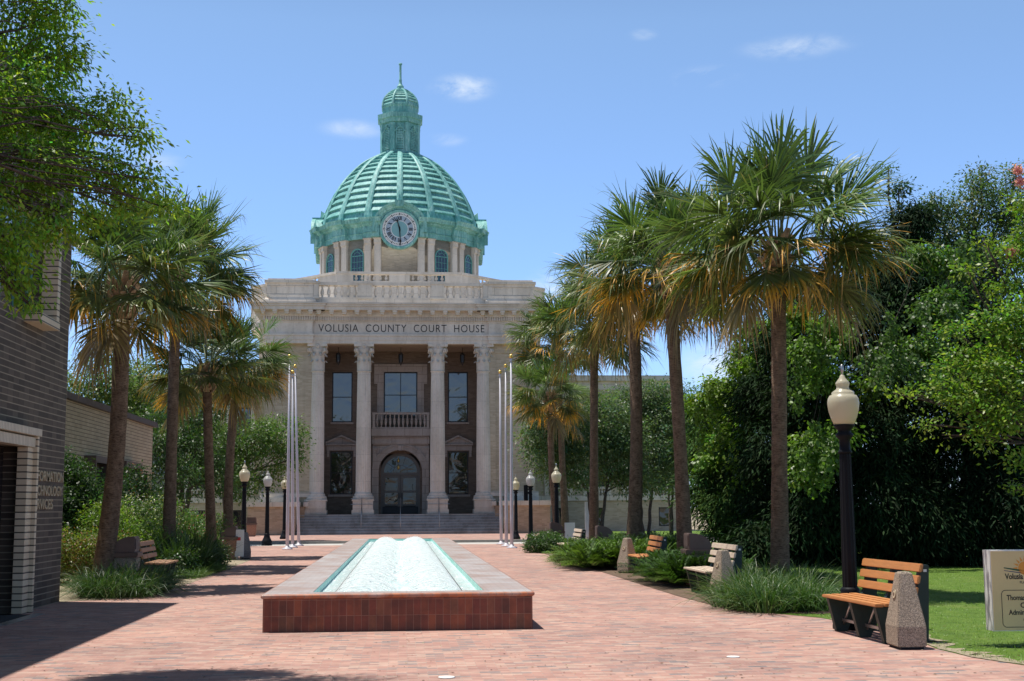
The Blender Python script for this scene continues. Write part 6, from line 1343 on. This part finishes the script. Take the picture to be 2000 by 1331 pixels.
clump('dark spiky palmetto plant with sword leaves left of the third palm', cells(-6.4, -5.2, 33.6, 36.2, .6, g0), 70, 1.55, .035, (.045, .085, .026), 85, .12, out=.85, droop=.28, name='palmetto_plant', cat='plant')
def shrub(label, blobs, n_cl, per, cl, size, col, seed, name='shrub', cat='shrub', aspect=.5, group=None, **k):
    g = np.random.default_rng(seed); b0 = np.mean(np.array([b[:2] for b in blobs]), 0); th = thing(name, label, cat, (b0[0], b0[1], 0), group=group); bl = [(b[0]-b0[0], b[1]-b0[1])+tuple(b[2:]) for b in blobs]
    V4, Q, Cc, cc = leaf_cloud(g, bl, n_cl, per, cl, size, aspect, col, **k); V4[:, 2] = np.maximum(V4[:, 2], .012); npmesh('foliage', V4, Q, Cc, m_leaf, th)
    m = MB()
    for b in bl:
        for j in range(5): limb(m, (b[0]+g.normal(0, .05), b[1]+g.normal(0, .05), 0), cc[g.integers(0, len(cc))], .018, .006, g, 4, .1, 5)
    obj('stems', m, m_bark, th, recalc=False); return th
def B_(x, y, z, r, rz=None): return (x, y, z, r, r, rz or r)
# coontie / fern-like shrubs on the right: fronds built as leafy arching sprays
def fernbush(label, cs, n, L, col, seed, lw=.06):
    g = np.random.default_rng(seed); c0 = np.mean(np.array(cs), 0); th = thing('fern_shrub', label, 'shrub', (c0[0], c0[1], 0), world=True, group='dark fern-like shrubs in the right bed'); VS, CS = [], []
    for (x, y) in cs:
        for i in range(n):
            a = g.uniform(0, 2*PI); e = g.uniform(.1, 1.15); ln = L*g.uniform(.7, 1.15); h = np.array([math.cos(a), math.sin(a), 0]); t = np.linspace(.12, 1, 20)
            P = np.array([x, y, .03])+(h*math.sin(e)+np.array([0, 0, math.cos(e)]))[None]*(ln*t)[:, None]-np.array([0, 0, 1])*(ln*.35*t**2)[:, None]; s = np.array([-h[1], h[0], 0]); cl = np.array(col)*g.uniform(.35, 1.7)
            for sg in (-1, 1):
                d = unit(s*sg*.85+h*.45+np.array([0, 0, .35])+g.normal(0, .1, (len(t), 3))); L2 = lw*2.0*np.sin(np.clip(t*2.6, 0, PI))[:, None]+.03; u = np.array([0, 0, 1])*.008+h*.017
                VS.append(np.stack([P-u, P+d*L2*.6-u, P+d*L2, P+d*L2*.6+u], 1)); CS.append(np.repeat(np.broadcast_to(cl, (len(t), 3))[:, None], 4, 1)*g.uniform(.8, 1.2, (len(t), 1, 1)))
    V4 = np.concatenate(VS).reshape(-1, 3); V4[:, 2] = np.maximum(V4[:, 2], .012); c = np.concatenate(CS).reshape(-1, 3); npmesh('fronds', V4, np.arange(len(V4)).reshape(-1, 4), c, m_grassb, th); return th
fernbush('dark green fern shrub directly left of the bleached bench', cells(5.50, 6.8, 26.3, 29.6, .38, g0), 30, .92, (.045, .095, .02), 91)
fernbush('bright and dark green fern shrub left of the standing ash pier', cells(4.75, 6.8, 34.0, 37.8, .42, g0), 30, 1.0, (.085, .15, .025), 92)
fernbush('dark fern shrub at the foot of the third right palm', cells(6.0, 7.6, 35.5, 39.5, .45, g0), 26, 1.2, (.04, .08, .02), 93)
shrub('round clipped dark shrub at the end of the right bed', [B_(4.9, 47.6, .28, .55, .42), B_(5.35, 47.0, .24, .5, .38), B_(5.3, 48.2, .3, .5, .42)], 420, 30, .09, .06, (.05, .10, .025), 94, aspect=.6, shell=.8)
# left planting
shrub('yellow green and reddish hedge behind the leaning left palm', [B_(-8.2, 30.5, .6, .75, .62), B_(-7.4, 30.2, .6, .75, .65), B_(-6.8, 30.4, .55, .7, .62), B_(-8.9, 30.9, .6, .7, .6), B_(-6.4, 31.0, .5, .6, .6)], 900, 26, .13, .06, (.13, .17, .03), 95, lit=((.30, .13, .06), .18), group='leafy shrubs of the left bed')
shrub('tall dark shrub before the low cream building', [B_(-8.6, 33.5, 1.2, .8, 1.2), B_(-8.2, 34.5, 1.7, .8, 1.1), B_(-8.7, 35.5, 1.9, .7, 1.0), B_(-8.3, 36.3, 1.2, .8, 1.2), B_(-8.5, 34.6, 2.6, .35, .5)], 1100, 26, .17, .085, (.035, .075, .022), 96, group='leafy shrubs of the left bed')
shrub('dark bushy shrub with rusty tips beyond the second left palm', [B_(-8.6, 40.5, 1.3, .9, 1.3), B_(-8.3, 42, 1.7, .9, 1.3), B_(-8.4, 43.6, 1.3, .9, 1.2), B_(-7.7, 41.5, 1.0, .8, 1.0)], 1100, 26, .18, .09, (.028, .060, .020), 97, lit=((.28, .10, .03), .04), group='leafy shrubs of the left bed')
shrub('bright yellow green leafy shrub right of the leaning left palm', [B_(-6.9, 33, .9, .6, .8), B_(-6.5, 34.2, .8, .5, .7), B_(-7.4, 33.6, 1.1, .5, .8)], 420, 24, .14, .085, (.14, .22, .03), 98, aspect=.35, group='leafy shrubs of the left bed')
shrub('rose bush with pink and white flowers behind the left litter bin', [B_(-6.4, 42.5, .8, .7, .8), B_(-6.1, 44, .7, .6, .7), B_(-6.9, 41, 1.0, .8, .9), B_(-5.95, 45.6, .8, .5, .7)], 620, 22, .14, .07, (.09, .16, .035), 99, lit=((.62, .20, .22), .03), group='leafy shrubs of the left bed')
shrub('white flowering shrub behind the spiky palmetto plant', [B_(-7.2, 37.2, 1.0, .7, .95), B_(-6.8, 38.2, 1.2, .6, .8), B_(-7.6, 38.5, 1.0, .8, .9)], 620, 22, .14, .07, (.07, .12, .035), 100, lit=((.66, .62, .55), .08), group='leafy shrubs of the left bed')
shrub('low dark ground shrub under the left brown bench', [B_(-5.3, 33, .35, .4, .35), B_(-5.4, 35, .35, .5, .35), B_(-5.4, 37.6, .35, .5, .4), B_(-5.3, 39.4, .3, .4, .35)], 520, 24, .11, .07, (.04, .08, .022), 101, group='leafy shrubs of the left bed')
shrub('small leafy sapling at the foot of the county sign', [B_(7.1, 14.4, .08, .16, .10)], 20, 12, .05, .05, (.05, .10, .03), 102)
# ------------------------------------------------------------------ lawn blades and ground litter
g = np.random.default_rng(9); N = 52000; X = 5.2+g.uniform(0, 1, N)*9; Y = 13.0+21*g.uniform(0, 1, N)**1.5
eX = np.array([p.x for p in edge][::-1]+[6.15, 6.0, 5.3, 5.3]); eY = np.array([p.y for p in edge][::-1]+[17.5, 19, 20, 40]); o_ = np.argsort(eY); lim = np.interp(Y, eY[o_], eX[o_]); keep = (X > lim+.02) & ~((Y > 19.6) & (X < 8.0)); X, Y = X[keep], Y[keep]; N = len(X)
vs, q, c = blades(g, np.stack([X, Y, np.full(N, LZ)], -1), 1, .055, .007, (.14, .25, .03), .02, out=.9, ns_=2, colvar=.45, droop=.3, tipc=(.30, .30, .10))
tag(npmesh('grass', vs, q, c, m_grassb), 'short bright green lawn grass right of the plaza', 'grass', kind='stuff')
N = 2200; X = g.uniform(-7, 7.5, N); Y = 12.5+g.uniform(0, 1, N)**1.6*38; P = np.stack([X, Y, np.full(N, .006)], -1); a = g.uniform(0, 6.28, N); L = g.uniform(.008, .024, N)[:, None]; d = np.stack([np.cos(a), np.sin(a), 0*a], -1); s_ = np.stack([-np.sin(a), np.cos(a), 0*a], -1)
bad = (X > FX0) & (X < FX1) & (Y > FY0) & (Y < FY1); P = P[~bad]; d, s_, L = d[~bad], s_[~bad], L[~bad]; N = len(P)
V4 = np.stack([P-d*L, P-s_*L*.5+[0, 0, .004], P+d*L, P+s_*L*.5], 1).reshape(-1, 3); c = np.array([[.10, .05, .03], [.22, .13, .06], [.05, .04, .03], [.45, .40, .33]])[g.integers(0, 4, N)]
tag(npmesh('leaf_litter', V4, np.arange(N*4).reshape(N, 4), np.repeat(c, 4, 0), m_leaf), 'scattered small dry leaves and seeds on the brick paving', 'leaf litter', kind='stuff')
